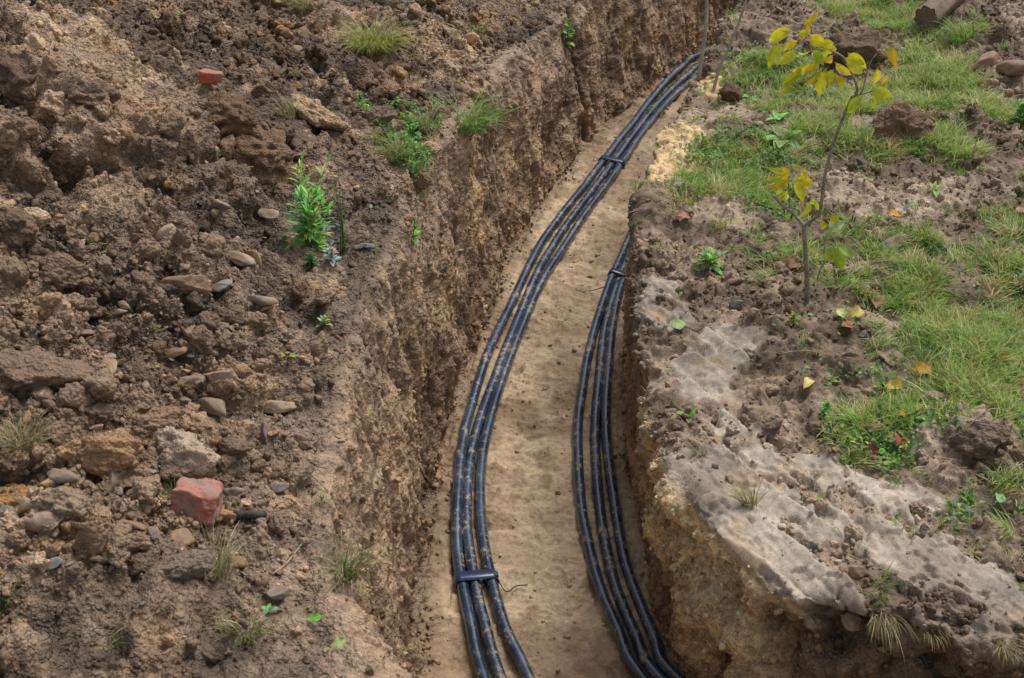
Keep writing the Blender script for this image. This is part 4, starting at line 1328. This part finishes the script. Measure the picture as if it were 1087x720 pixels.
tuft(168, 278, 14, 20, 14, [(110, 128, 70)], 'thin grass sprig left of the stony patch', 18, (.3, 0), .0018, .2)
tuft(797, 535, 18, 24, 90, [(150, 146, 88), (126, 132, 72)], 'dry yellowish tuft on the edge of the smooth mud', 19, (-.3, .1), .002, .6)
tuft(938, 655, 22, 40, 90, [(142, 130, 92), (120, 104, 76)], 'hanging tuft of roots and grass below the smooth mud', 20, (-.1, -1.2), .0016, .7, droop=2.6)
tuft(935, 640, 10, 12, 24, [(98, 140, 60)], 'tiny green tuft at the lower lip of the smooth mud', 21, (0, 0), .0026, .0)
tuft(990, 670, 24, 22, 60, [(150, 140, 100), (108, 116, 60)], 'straggly root tuft under the smooth mud at the lower right', 22, (0, -1.0), .0018, .6, droop=2.2)
tuft(1068, 685, 22, 24, 70, [(110, 124, 60), (150, 142, 104)], 'grass tuft at the bottom right corner under the mud edge', 23, (0, -.8), .002, .5, droop=2.0)
tuft(817, 300, 22, 30, 30, [(170, 176, 100), (196, 196, 140)], 'yellowish grass sprig left of the foot of the sapling', 24, (-.6, 0), .0026, .3)
tuft(742, 482, 16, 12, 70, [(120, 124, 68)], 'mossy tuft on the upper lip of the sandy trench wall', 25, (-.2, 0), .002, .4)
tuft(725, 185, 14, 14, 60, [(140, 146, 74)], 'small tuft over the trench rim beside the sandy patch', 26, (-.6, -.2), .002, .4)
tuft(1020, 45, 26, 26, 160, [(120, 158, 72), (140, 170, 84)], 'brighter green grass tuft in front of the log', 27, (-.2, 0), .0034, .05)
tuft(640, 58, 6, 10, 12, GREENS, 'tiny green sprig on the dark wall far up the trench', 28, (0, 0), .002, .1)
tuft(703, 121, 10, 14, 30, [(84, 130, 60)], 'small green sprig leaning over the far cables', 29, (-.5, 0), .003, .1)
tuft(1060, 375, 26, 34, 120, [(124, 150, 60), (150, 160, 74)], 'tall green grass tuft at the right edge', 30, (-.4, -.1), .0026, .2)


# ------------------------------------------------------------------ leaves
def leaf_mesh(name, L, W, cup=.15, curl=.5, col=(100, 130, 50), edge=None, seed=0, petiole=0.0, wav=0.0, shape='ovate', mat=None, twist=0):
    """leaf along +X, face up; curl bends tip down"""
    r = random.Random(seed)
    nu, nv = 9, 5
    V = []; Cc = []
    c0 = C(*col); c1 = C(*(edge or col))
    for i in range(nu):
        f = i / (nu - 1)
        if shape == 'ovate': w = math.sin(math.pi * min(f ** .72, 1)) ** .85
        elif shape == 'lance': w = math.sin(math.pi * f ** .85) ** 1.2
        else: w = math.sin(math.pi * f) ** .6
        if i == 0: w = .04
        if i == nu - 1: w = .03
        th = curl * f
        xx = math.sin(th) / max(curl, 1e-3) * L if curl > 1e-3 else f * L
        zz = -(1 - math.cos(th)) / max(curl, 1e-3) * L if curl > 1e-3 else 0
        for j in range(nv):
            g_ = (j - (nv - 1) / 2) / ((nv - 1) / 2)
            yy = g_ * w * W / 2
            up_ = abs(g_) * cup * W * w + wav * W * math.sin(f * 9 + j * 2.1 + seed) * abs(g_)
            tw = twist * f
            V.append((xx + petiole, yy * math.cos(tw) - up_ * math.sin(tw) * .5, zz + up_ * math.cos(tw) + yy * math.sin(tw)))
            e = min(1, max(0, abs(g_) ** 2 * .5 + f ** 3 * .5 + r.uniform(-.2, .25)))
            Cc.append(c0 * (1 - e) + c1 * e * (1.0 if j != 2 else 1.15))
    Fl = []
    for i in range(nu - 1):
        for j in range(nv - 1):
            a = i * nv + j
            Fl.append((a, a + 1, a + nv + 1, a + nv))
    if petiole > 0:
        b0 = len(V); pw = W * .03
        for (x_, y_) in ((0, -pw), (0, pw), (petiole * 1.02, pw), (petiole * 1.02, -pw)):
            V.append((x_, y_, 0.0)); Cc.append(c0 * .8)
        Fl.append((b0, b0 + 1, b0 + 2, b0 + 3))
    me = make_mesh(name, np.array(V), np.array(Fl), np.clip(np.array(Cc), .004, .7))
    me.materials.append(mat or M_LEAF)
    return me


def place_leaf(name, me, loc, direction, normal_hint=(0, 0, 1), parent=None, roll=0):
    d = Vector(direction).normalized()
    nh = Vector(normal_hint)
    y_ = nh.cross(d)
    if y_.length < 1e-3: y_ = Vector((0, 1, 0)).cross(d)
    y_.normalize(); z_ = d.cross(y_)
    M_ = Matrix((d, y_, z_)).transposed().to_4x4()
    o = link(name, me, None, parent)
    o.matrix_local = Matrix.Translation(loc) @ M_ @ Matrix.Rotation(roll, 4, 'X')
    return o


FALLEN = [
 (843, 283, 30, (150, 104, 88), (110, 66, 50), 'crumpled reddish brown leaf at the foot of the sapling', 1.4, .3),
 (927, 325, 32, (168, 124, 104), (150, 96, 66), 'pinkish brown dry leaf standing up right of the sapling', 1.2, .25),
 (893, 338, 20, (206, 204, 140), (190, 186, 110), 'pale yellow green leaf lying right of the sapling foot', .6, .3),
 (909, 337, 22, (214, 198, 110), (196, 164, 80), 'curved yellow leaf touching the pale yellow green one', 1.3, .25),
 (901, 350, 26, (160, 110, 80), (140, 90, 60), 'brown leaf under the two yellow leaves', .5, .1),
 (946, 386, 38, (172, 146, 130), (120, 92, 78), 'broad faded pinkish leaf lying flat in the middle of the bank', .5, .2),
 (858, 410, 20, (222, 206, 128), (210, 190, 110), 'small pale yellow leaf on bare soil beside the ribbed mud', .9, .2),
 (977, 398, 26, (206, 156, 66), (176, 110, 50), 'orange yellow leaf right of the broad faded leaf', .6, .15),
 (948, 415, 26, (206, 178, 86), (176, 112, 60), 'yellow and brown leaf below the broad faded leaf', .8, .2),
 (980, 342, 14, (212, 184, 50), (200, 160, 40), 'tiny bright yellow leaf at the edge of the grass', .4, .1),
 (1036, 370, 24, (160, 88, 46), (120, 64, 36), 'rusty brown leaf standing in the grass at the right', 1.2, .3),
 (959, 445, 14, (214, 146, 40), (200, 120, 40), 'small orange leaf above the leafy weeds', .4, .1),
 (955, 472, 18, (160, 80, 56), (150, 90, 70), 'small reddish leaf among the leafy weeds', .9, .2),
 (1040, 420, 30, (176, 142, 126), (150, 110, 92), 'pale pink brown leaf near the large dark clod', .4, .2),
 (724, 234, 20, (176, 130, 108), (150, 100, 78), 'pinkish brown leaf on the right rim beside the far end of the right bundle', .8, .2),
 (948, 231, 18, (206, 160, 60), (160, 104, 60), 'yellow brown leaf on the bare pale patch', .9, .2),
 (1082, 227, 16, (190, 136, 128), (160, 110, 100), 'pink leaf at the right edge beside the bare pale patch', .5, .1),
 (924, 487, 28, (120, 62, 50), (90, 50, 40), 'dark red brown leaf at the upper edge of the smooth mud', 1.0, .3),
 (718, 351, 24, (156, 178, 120), (140, 160, 100), 'pale green leaf stuck in the soil above the ribbed mud', .5, .15),
 (120, 587, 14, (222, 150, 30), (206, 120, 26), 'small bright orange leaf on the lower left of the heap', .9, .2),
 (262, 541, 14, (214, 178, 150), (196, 160, 130), 'pale pinkish chip of leaf above the charred stick', .4, .1),
 (336, 663, 18, (128, 184, 74), (110, 160, 60), 'single bright green leaf low on the trench side of the heap', .4, .1),
 (362, 690, 16, (158, 186, 120), (130, 160, 90), 'grey green leaf at the bottom beside the left trench wall', .4, .1),
 (1064, 384, 12, (206, 96, 40), (190, 80, 40), 'small orange red leaf in the grass at the right edge', .5, .1),
 (1061, 537, 18, (150, 190, 140), (130, 170, 110), 'pale green leaf on soil right of the smooth mud', .4, .1),
 (740, 290, 14, (120, 156, 70), (110, 140, 60), 'small green leaf in the soil below the green weed on the rim', .4, .1),
]
for k, (px_, py_, wpx, c0_, c1_, lab_, curl, cupp) in enumerate(FALLEN):
    p_, n_, _ = on_soil(px_, py_)
    L = px_size(p_, wpx) * .92
    me = leaf_mesh('fallen_leaf', L, L * .62, cupp, curl, c0_, c1_, 40 + k, L * .15, .12, 'ovate', M_DRYLEAF)
    a = random.Random(k * 3 + 1).uniform(0, 6.28)
    d = Vector((math.cos(a), math.sin(a), random.Random(k).uniform(0, .5)))
    o = place_leaf('fallen_leaf', me, p_ + Vector((0, 0, .016)) - d * L * .5, d, (random.Random(k + 5).uniform(-.4, .4), -.5, 1))
    tag(o, lab_, 'leaf', 'fallen leaves on the soil')


# ------------------------------------------------------------------ weeds
def weed(name, px_, py_, hpx, wpx, nst, nleaf, leafpx, shape, col, col2, label, seed, ratio=.3, lean=(0, 0), rosette=False, cat='weed'):
    r = random.Random(seed)
    p_, n_, _ = on_soil(px_, py_)
    H = px_size(p_, hpx) * 1.08; Wd = px_size(p_, wpx) / 2; LL = px_size(p_, leafpx)
    root = empty(name, p_)
    tag(root, label, cat)
    Vst, Fst = [], []
    Vl, Fl, Cl = [], [], []
    for s_ in range(nst):
        a = r.uniform(0, 6.28); q_ = r.uniform(.1, 1) if nst > 1 else 0
        hh = H * (r.uniform(.55, 1.0) if s_ else 1.0)
        tip = Vector((math.cos(a) * Wd * q_ * .8 + lean[0] * hh, math.sin(a) * Wd * q_ * .8 + lean[1] * hh, hh))
        mid_ = Vector((tip.x * .3, tip.y * .3, hh * .55))
        if not rosette:
            pts = resample([(math.cos(a) * .006, math.sin(a) * .006, -.01), tuple(mid_), tuple(tip)], hh / 8)
            V, Fc = tube(pts, [max(.0009, .0022 * (1 - i / len(pts))) for i in range(len(pts))], 5)
            o_ = len(Vst); Vst += [tuple(v) for v in V]; Fst += [tuple(i + o_ for i in f) for f in Fc]
        for k in range(nleaf):
            f = (k + .6) / nleaf
            if rosette:
                b0 = Vector((0, 0, .004)); el = r.uniform(.1, .9)
            else:
                b0 = mid_ * (2 * f * (1 - f)) + tip * f * f
                el = .25 + .9 * f
            aa = k * 2.4 + a + r.uniform(-.4, .4)
            d = Vector((math.cos(aa) * math.cos(el), math.sin(aa) * math.cos(el), math.sin(el))).normalized()
            lw = LL * r.uniform(.7, 1.1) * (1.15 - .55 * f if not rosette else 1)
            c_ = [col[i] * (1 - r.random() * .5) + col2[i] * r.random() * .5 for i in range(3)]
            c_ = [min(max(v, 10), 235) for v in c_]
            me = leaf_mesh('tmp', lw, lw * ratio, .12, r.uniform(.3, 1.1), c_, col2, seed + k, 0, .03, shape)
            y_ = Vector((0, 0, 1)).cross(d).normalized(); z_ = d.cross(y_)
            M_ = Matrix.Translation(b0) @ Matrix((d, y_, z_)).transposed().to_4x4()
            o_ = len(Vl)
            for v, cdat in zip(me.vertices, me.attributes['Col'].data):
                Vl.append(tuple(M_ @ v.co)); Cl.append(cdat.color[:3])
            Fl += [tuple(i + o_ for i in pl.vertices) for pl in me.polygons]
            bpy.data.meshes.remove(me)
    if Vst: link('stem', pymesh('stem', Vst, Fst), M_TWIGG, root)
    link('foliage', make_mesh('foliage', np.array(Vl), np.array(Fl), np.array(Cl)), M_LEAF, root)
    return root


M_TWIGG = bark_material('green_stem', (96, 118, 60), (128, 140, 80))
weed('leafy_weed', 326, 272, 88, 105, 16, 14, 25, 'lance', (124, 184, 84), (160, 204, 110), 'bushy bright green weed with narrow leaves on the heap', 1, .24)
weed('leafy_weed', 345, 262, 40, 34, 6, 8, 15, 'lance', (92, 142, 96), (180, 196, 180), 'grey green weed tangled with the bright bushy weed', 2, .34)
weed('leafy_weed', 364, 268, 86, 16, 3, 13, 10, 'lance', (66, 92, 66), (110, 130, 104), 'tall thin dark green weed right of the bright bushy weed', 3, .36)
weed('leafy_weed', 352, 278, 18, 30, 5, 6, 11, 'ovate', (186, 192, 170), (206, 206, 186), 'silvery leaved low weed at the foot of the dark thin weed', 4, .5)
weed('leafy_weed', 330, 284, 14, 22, 4, 7, 10, 'ovate', (44, 92, 56), (60, 110, 66), 'dark green low weed under the bright bushy weed', 5, .5)
weed('leafy_weed', 602, 48, 26, 20, 4, 7, 11, 'ovate', (104, 150, 62), (130, 176, 80), 'small green leafy weed hanging on the far wall beside the vertical groove', 6, .6)
weed('leafy_weed', 438, 150, 26, 34, 5, 7, 13, 'ovate', (100, 156, 60), (130, 180, 80), 'broad leaved green weed left of the large fresh tuft on the rim', 7, .6)
weed('leafy_weed', 438, 256, 22, 16, 3, 5, 12, 'ovate', (104, 168, 66), (140, 190, 90), 'small green leafy sprig overhanging the left rim', 8, .5, (.2, -.2))
weed('leafy_weed', 752, 284, 16, 34, 5, 9, 19, 'lance', (120, 184, 80), (150, 200, 100), 'bright green weed with toothed leaves on the right rim', 9, .32)
weed('broad_leaf_weed', 832, 150, 12, 30, 1, 9, 32, 'ovate', (112, 164, 80), (150, 196, 104), 'light green broad leaved weed left of the sapling trunk', 10, .42, rosette=True)
weed('broad_leaf_weed', 798, 106, 8, 20, 1, 8, 16, 'ovate', (130, 186, 90), (150, 196, 104), 'small light green rosette right of the bare stems', 11, .45, rosette=True)
weed('leafy_weed', 866, 108, 12, 30, 6, 6, 13, 'lance', (130, 168, 110), (176, 196, 150), 'pale grey green weed in the grass under the sapling crown', 12, .3)
weed('broad_leaf_weed', 826, 128, 8, 20, 1, 7, 15, 'ovate', (140, 176, 100), (150, 190, 104), 'tiny pale rosette just above the light green broad leaved weed', 13, .45, rosette=True)
weed('leafy_weed', 1084, 130, 22, 22, 4, 6, 14, 'ovate', (70, 128, 54), (100, 160, 70), 'dark green leafy weed at the right edge of the picture', 14, .6)
weed('broad_leaf_weed', 1072, 395, 18, 24, 1, 6, 26, 'ovate', (130, 170, 84), (170, 190, 110), 'pale green weed with long leaves at the right edge beside the tall tuft', 15, .35, rosette=True)
weed('leafy_weed', 878, 440, 12, 18, 4, 5, 11, 'ovate', (110, 160, 90), (140, 180, 100), 'small green seedling below the small pale yellow leaf', 16, .6)
weed('leafy_weed', 938, 487, 10, 22, 5, 5, 12, 'ovate', (104, 164, 60), (130, 180, 80), 'bright low green weed beside the dark red brown leaf', 17, .6)
weed('leafy_weed', 843, 345, 12, 18, 4, 5, 10, 'ovate', (130, 150, 70), (170, 160, 80), 'yellowish seedling left of the two yellow leaves', 18, .5)
weed('broad_leaf_weed', 305, 380, 8, 18, 1, 4, 18, 'lance', (128, 176, 60), (150, 190, 80), 'short green shoot with two long leaves beside the stony patch', 19, .25, rosette=True)
weed('leafy_weed', 345, 345, 10, 12, 3, 5, 9, 'ovate', (150, 170, 120), (170, 186, 140), 'tiny grey green seedling on the heap above the green shoot', 20, .5)
weed('broad_leaf_weed', 990, 203, 14, 16, 1, 6, 14, 'lance', (130, 176, 80), (150, 190, 90), 'light green sprig on the bare pale patch', 21, .3, rosette=True)
weed('broad_leaf_weed', 730, 445, 10, 12, 1, 5, 14, 'ovate', (110, 160, 70), (150, 190, 90), 'green sprig on the soil left of the ribbed mud', 22, .45, rosette=True)
weed('broad_leaf_weed', 285, 650, 14, 14, 1, 5, 16, 'ovate', (120, 156, 110), (150, 180, 130), 'grey green sprig beside the smooth grey pointed stone', 23, .4, rosette=True)

# ------------------------------------------------------------------ sapling with yellow leaves
pb, _, _ = on_soil(856, 322)
YB = pb.y
root = empty('sapling', pb)
tag(root, 'young sapling with grey forked stem and hanging yellow green leaves', 'sapling')


def ap(px_, py_, dy=0.0): return atY(px_, py_, YB + dy) - pb


def limb(name, pix, r0, r1, parent=root, mat=None, knob=0.0):
    pts = resample([tuple(ap(*q)) for q in pix], .012)
    n_ = len(pts)
    rr = [(r0 + (r1 - r0) * i / (n_ - 1)) * (1 + knob * math.sin(i * 1.9) ** 8) for i in range(n_)]
    V, Fc = tube(pts, rr, 9)
    return link(name, pymesh(name, V, Fc), mat or M_BARK, parent)


limb('trunk', [(856, 330), (857, 300), (855, 265), (853, 237)], .0068, .0056, knob=.12)
limb('branch', [(853, 239), (843, 228, .02), (832, 219, .03), (821, 208, .04)], .0046, .0034, knob=.1)
limb('branch', [(853, 240), (862, 234, -.01), (870, 226, -.02), (873, 208, -.01), (876, 185, 0), (884, 155, .01), (893, 130, 0), (903, 106, 0)], .0046, .0034, knob=.15)
limb('branch', [(903, 106), (910, 98), (907, 84, .0), (901, 71, .02), (894, 60, .03), (880, 53, .04), (868, 47, .05), (858, 40, .06)], .0036, .0016)
limb('branch', [(907, 98), (914, 100, -.01), (920, 78, -.02), (925, 64, -.02), (931, 57, -.02)], .0020, .0010)
limb('branch', [(903, 103), (918, 99), (930, 96, .0), (945, 93, 0)], .0020, .0008)
limb('branch', [(905, 90), (895, 83), (888, 74, .01)], .0018, .0008)
limb('branch', [(880, 53, .04), (866, 52, .05), (850, 42, .05), (840, 36, .05), (828, 32, .05)], .0014, .0007)
limb('branch', [(862, 33, .05), (861, 26, .05), (858, 22, .05)], .0012, .0007)
# side shoot with leaves near the fork
limb('branch', [(838, 222, .03), (838, 210, .04), (837, 196, .05), (838, 184, .05)], .0018, .0009)
LV = LV0 = [  # base px, base py, tip px, tip py, width px, colour A, colour B, dy
 (841, 30, 819, 50, 13, (196, 182, 40), (206, 176, 36), .05), (830, 46, 819, 69, 11, (176, 176, 44), (160, 170, 40), .05),
 (848, 43, 834, 58, 10, (196, 176, 40), (176, 160, 40), .05), (845, 54, 832, 70, 12, (176, 178, 48), (150, 164, 48), .05),
 (842, 77, 833, 97, 11, (170, 172, 44), (150, 160, 44), .05), (866, 67, 848, 86, 11, (186, 172, 44), (170, 140, 40), .05),
 (862, 55, 875, 73, 15, (150, 172, 52), (170, 184, 60), .04), (859, 37, 872, 50, 13, (200, 182, 40), (196, 170, 40), .05),
 (853, 27, 870, 23, 8, (214, 164, 30), (206, 150, 30), .05), (858, 22, 857, 40, 7, (206, 166, 36), (196, 150, 36), .06),
 (848, 34, 856, 39, 8, (206, 184, 44), (196, 170, 40), .05), (872, 52, 886, 56, 10, (196, 180, 44), (180, 170, 44), .04),
 (877, 74, 868, 100, 13, (176, 172, 46), (156, 150, 40), .03), (871, 76, 862, 93, 9, (170, 160, 44), (150, 110, 50), .04),
 (884, 62, 878, 68, 8, (214, 170, 50), (200, 130, 60), .03), (886, 66, 900, 84, 9, (200, 184, 50), (214, 140, 90), .02),
 (882, 78, 886, 86, 6, (190, 170, 44), (170, 150, 40), .03), (889, 79, 893, 95, 7, (186, 178, 48), (170, 160, 44), .02),
 (900, 56, 912, 76, 15, (196, 186, 46), (176, 180, 44), .0), (897, 68, 916, 84, 12, (186, 182, 44), (170, 172, 44), .0),
 (858, 54, 853, 63, 6, (200, 180, 44), (190, 160, 40), .05), (850, 70, 846, 84, 6, (170, 170, 50), (150, 150, 44), .06),
 (911, 84, 909, 97, 9, (170, 180, 48), (160, 170, 48), .01), (916, 102, 898, 125, 14, (150, 166, 44), (170, 180, 50), -.01),
 (924, 104, 928, 120, 13, (160, 176, 48), (170, 180, 50), .0), (926, 93, 940, 112, 14, (166, 172, 44), (180, 176, 44), -.01),
 (931, 72, 930, 90, 10, (206, 184, 50), (200, 160, 50), .0), (935, 83, 940, 91, 7, (200, 176, 50), (170, 110, 50), .0),
 (945, 49, 948, 68, 9, (228, 160, 40), (220, 130, 50), -.02),
 (840, 184, 824, 186, 10, (206, 170, 36), (200, 150, 30), .05), (838, 190, 824, 196, 9, (190, 184, 44), (206, 180, 40), .05), (838, 192, 822, 203, 9, (176, 166, 44), (150, 120, 40), .05),
 (842, 194, 852, 212, 14, (176, 180, 44), (206, 160, 40), .05), (844, 188, 860, 202, 11, (190, 180, 44), (214, 150, 44), .05), (836, 200, 830, 218, 8, (176, 176, 60), (160, 160, 50), .05),
 (850, 182, 856, 190, 8, (196, 180, 50), (196, 160, 40), .05), (858, 214, 856, 232, 10, (180, 180, 70), (160, 164, 50), .04), (832, 204, 828, 214, 7, (200, 176, 50), (180, 150, 40), .05), (866, 212, 868, 228, 6, (150, 164, 50), (130, 150, 50), .02),
]
_r = random.Random(77)
for q in list(LV):
    lower = q[1] > 170
    if (lower or _r.random() < .65) and q[0] < 930:
        jx, jy = _r.uniform(-9, 9), _r.uniform(-7, 5)
        f_ = _r.uniform(.55, .85)
        LV.append((q[0] + jx, q[1] + jy, q[0] + jx + (q[2] - q[0]) * f_ + _r.uniform(-4, 4), q[1] + jy + (q[3] - q[1]) * f_, q[4] * .8, (150, 170, 56) if lower and _r.random() < .6 else q[5], q[6], q[7] + _r.uniform(-.02, .03)))
for k, (bx_, by_, tx_, ty_, wp, ca_, cb_, dy) in enumerate(LV):
    rr_ = random.Random(k)
    b_ = ap(bx_, by_, dy); t_ = ap(tx_, ty_, dy + rr_.uniform(-.025, .015))
    d = t_ - b_; L = d.length
    W = wp / FPX * float((pb - cam.location).length) * .88
    curl = rr_.uniform(.5, 1.3)
    ca_ = tuple(min(235, v * 1.16) for v in ca_); cb_ = tuple(min(235, v * 1.14) for v in cb_)
    me = leaf_mesh('leaf', L * 1.22, W * rr_.uniform(.9, 1.15), .22, curl, ca_, cb_, k, L * .06, .05, 'ovate')
    # face towards the sky and the front
    d2 = (d + Vector((0, 0, 1)) * L * curl * .30).normalized()
    place_leaf('leaf', me, b_, d2, (rr_.uniform(-.9, .9), -1, .35), root)

# small side shoot from the ground with green leaves, right of the sapling
p2, _, _ = on_soil(868, 300)
rt = empty('seedling', p2)
tag(rt, 'thin seedling with a few round green leaves right of the sapling stem', 'seedling')


def ap2(px_, py_, dy=0.0): return atY(px_, py_, p2.y + dy) - p2


for pix, r0, r1 in (([(866, 304), (870, 288), (875, 276), (875, 258), (879, 246)], .0022, .0011), ([(873, 283), (880, 270), (886, 264)], .0012, .0008)):
    pts = resample([tuple(ap2(*q)) for q in pix], .01)
    V, Fc = tube(pts, [r0 + (r1 - r0) * i / (len(pts) - 1) for i in range(len(pts))], 7)
    link('stem', pymesh('stem', V, Fc), M_TWIG, rt)
for k, (bx_, by_, tx_, ty_, wp, ca_, cb_) in enumerate([(879, 242, 896, 240, 13, (172, 190, 132), (184, 196, 150)), (884, 262, 894, 290, 13, (146, 162, 56), (156, 168, 60)), (889, 261, 905, 275, 10, (160, 176, 96), (150, 166, 70)),
                                                        (883, 236, 890, 231, 9, (190, 184, 50), (170, 170, 44)), (870, 240, 878, 240, 8, (190, 180, 50), (170, 160, 44)), (880, 266, 877, 278, 8, (170, 180, 60), (150, 160, 50))]):
    b_ = ap2(bx_, by_); t_ = ap2(tx_, ty_, -.01); d = t_ - b_; L = d.length
    W = wp / FPX * float((p2 - cam.location).length) * 1.1
    me = leaf_mesh('leaf', L * 1.05, W, .18, .7, ca_, cb_, 90 + k, L * .05, .04, 'ovate')
    place_leaf('leaf', me, b_, (d + Vector((0, 0, L * .25))).normalized(), (random.uniform(-.4, .4), -1, .8), rt)

# ------------------------------------------------------------------ bare stems, twigs, log
def stick(name, cat, label, pix, r0, r1, mat, mode='Y', group=None, seg=8):
    p0, _, _ = on_soil(*pix[0][:2])
    if mode == 'Y':
        pts = [tuple(atY(q[0], q[1], p0.y + (q[2] if len(q) > 2 else 0)) - p0) for q in pix]
    else:
        pts = []
        for q in pix:
            pp_, _, _ = on_soil(q[0], q[1]); pts.append(tuple(pp_ + Vector((0, 0, q[2] if len(q) > 2 else .006)) - p0))
    pts = resample(pts, .012)
    V, Fc = tube(pts, [r0 + (r1 - r0) * i / (len(pts) - 1) for i in range(len(pts))], seg)
    o = link(name, pymesh(name, V, Fc), mat); o.location = p0
    tag(o, label, cat, group)
    return o


stick('bare_stem', 'stem', 'bare upright grey stem nearest the far cables', [(741, 86), (744, 66), (748, 40), (750, 15), (750, -15), (752, -45)], .0078, .0055, M_STEM)
stick('bare_stem', 'stem', 'bare grey stem leaning right, right of the upright one', [(757, 97), (764, 72), (775, 48), (785, 22), (793, -3), (803, -35)], .0062, .0038, M_STEM)
stick('twig', 'twig', 'pale curved twig lying between the ribbed mud and the yellow leaf', [(818, 382), (835, 376), (855, 374), (872, 378)], .0018, .001, M_TWIG, 'S')
stick('grass_stalk', 'stalk', 'long pale green stalk lying level in the grass at the right edge', [(1034, 333, .03), (1060, 334, .035), (1095, 336, .03)], .0016, .001, M_TWIGG, 'S')
stick('grass_stalk', 'stalk', 'long pale stalk arching over the large dark clod', [(1020, 466, .02), (1045, 456, .05), (1070, 454, .04), (1095, 456, .03)], .0014, .0009, M_TWIG, 'S')
stick('twig', 'twig', 'thin dry stalk across the heap below the charred stick', [(244, 596), (256, 610), (268, 618), (280, 627)], .0015, .001, M_TWIG, 'S')
stick('twig', 'twig', 'straight pale straw right of the charred stick', [(290, 612), (305, 600), (321, 588, .02)], .0015, .001, M_TWIG, 'S')
stick('root', 'root', 'pale forked rootlet on the left trench wall', [(425, 340, .012), (430, 350, .016), (434, 362, .01)], .0016, .0008, M_TWIG, 'S')
stick('root', 'root', 'thin root hanging down the left rim beside the stone row', [(382, 395, .012), (390, 412, .016), (400, 424, .012), (408, 434, .01)], .0016, .0008, M_TWIG, 'S')
stick('root', 'root', 'long thin root across the left rim near the green shoot', [(330, 505), (345, 522, .01), (360, 540, .01), (378, 553, .01)], .0015, .0008, M_TWIG, 'S')
stick('root', 'root', 'pale twig beside the green sprig overhanging the left rim', [(432, 246, .01), (444, 240, .016), (455, 232, .014)], .0016, .0010, M_TWIG, 'S')
stick('dead_stalk', 'stalk', 'thin upright dead stalk in the grass right of the lone clod', [(1032, 172), (1036, 150), (1040, 132), (1043, 118)], .0016, .0008, M_TWIG)
stick('charred_stick', 'stick', 'short black charred stick right of the large red brick', [(249, 554, .012), (260, 554, .014), (272, 553, .014), (283, 552, .012)], .0085, .0075, M_CHAR, 'S', seg=12)

pl, _, _ = on_soil(985, 30)
lg = empty('log', pl); tag(lg, 'weathered brown log lying on dark earth at the top right', 'log')
a_, b_ = Vector((-.02, -.02, .045)), Vector(tuple(c2 - c1 for c1, c2 in zip(pl, on_soil(1050, -30)[0]))) + Vector((0, 0, .05))
b_ = a_ + (b_ - a_).normalized() * .42
pts = resample([tuple(a_), tuple(a_.lerp(b_, .5)), tuple(b_)], .01)
V, Fc = tube(pts, .045, 20, cap=False)
V = [v + (Vector(v) - Vector(pts[i // 20])).normalized() * .006 * math.sin(i % 20 * 2.3 + (i // 20) * .15) for i, v in enumerate(V)]
link('bark', pymesh('bark', V, Fc), M_LOG, lg)
for nm_, ct_, ring in (('end_cut', a_, V[:20]), ('end_cut', b_, V[-20:])):
    o = link(nm_, pymesh(nm_, list(ring) + [ct_], [(i, (i + 1) % 20, 20) for i in range(20)]), M_LOG, lg)
print('plants', round(time.time() - T0, 1))
# ------------------------------------------------------------------ light
SUN_EL, SUN_AZ = math.radians(60), math.radians(42)     # azimuth clockwise from +Y
wd = bpy.data.worlds.new('World'); SC.world = wd; wd.use_nodes = True
nt = wd.node_tree; nt.nodes.clear()
sky = nt.nodes.new('ShaderNodeTexSky'); sky.sky_type = 'NISHITA'; sky.sun_disc = False
sky.sun_elevation = SUN_EL; sky.sun_rotation = SUN_AZ
sky.air_density = 1.0; sky.dust_density = 2.0; sky.ozone_density = 1.0
hs = nt.nodes.new('ShaderNodeHueSaturation'); hs.inputs['Saturation'].default_value = 0.42
bg = nt.nodes.new('ShaderNodeBackground'); bg.inputs['Strength'].default_value = 0.15
wo = nt.nodes.new('ShaderNodeOutputWorld')
nt.links.new(sky.outputs[0], hs.inputs['Color']); nt.links.new(hs.outputs[0], bg.inputs['Color']); nt.links.new(bg.outputs[0], wo.inputs[0])
sd = bpy.data.lights.new('sun', 'SUN'); sd.energy = 3.1; sd.angle = math.radians(32); sd.color = (1.0, 0.965, 0.91)
so = bpy.data.objects.new('sun', sd); COL.objects.link(so)
dirv = Vector((math.sin(SUN_AZ) * math.cos(SUN_EL), math.cos(SUN_AZ) * math.cos(SUN_EL), math.sin(SUN_EL)))
so.rotation_euler = dirv.to_track_quat('Z', 'Y').to_euler()
so.location = (0, 3, 6)
SC.view_settings.view_transform = 'Standard'
SC.view_settings.look = 'None'
SC.view_settings.exposure = 0
SC.view_settings.gamma = 1
SC.cycles.max_bounces = 5
SC.cycles.diffuse_bounces = 2
SC.cycles.use_adaptive_sampling = True
SC.cycles.adaptive_threshold = 0.015
print('done', round(time.time() - T0, 1))
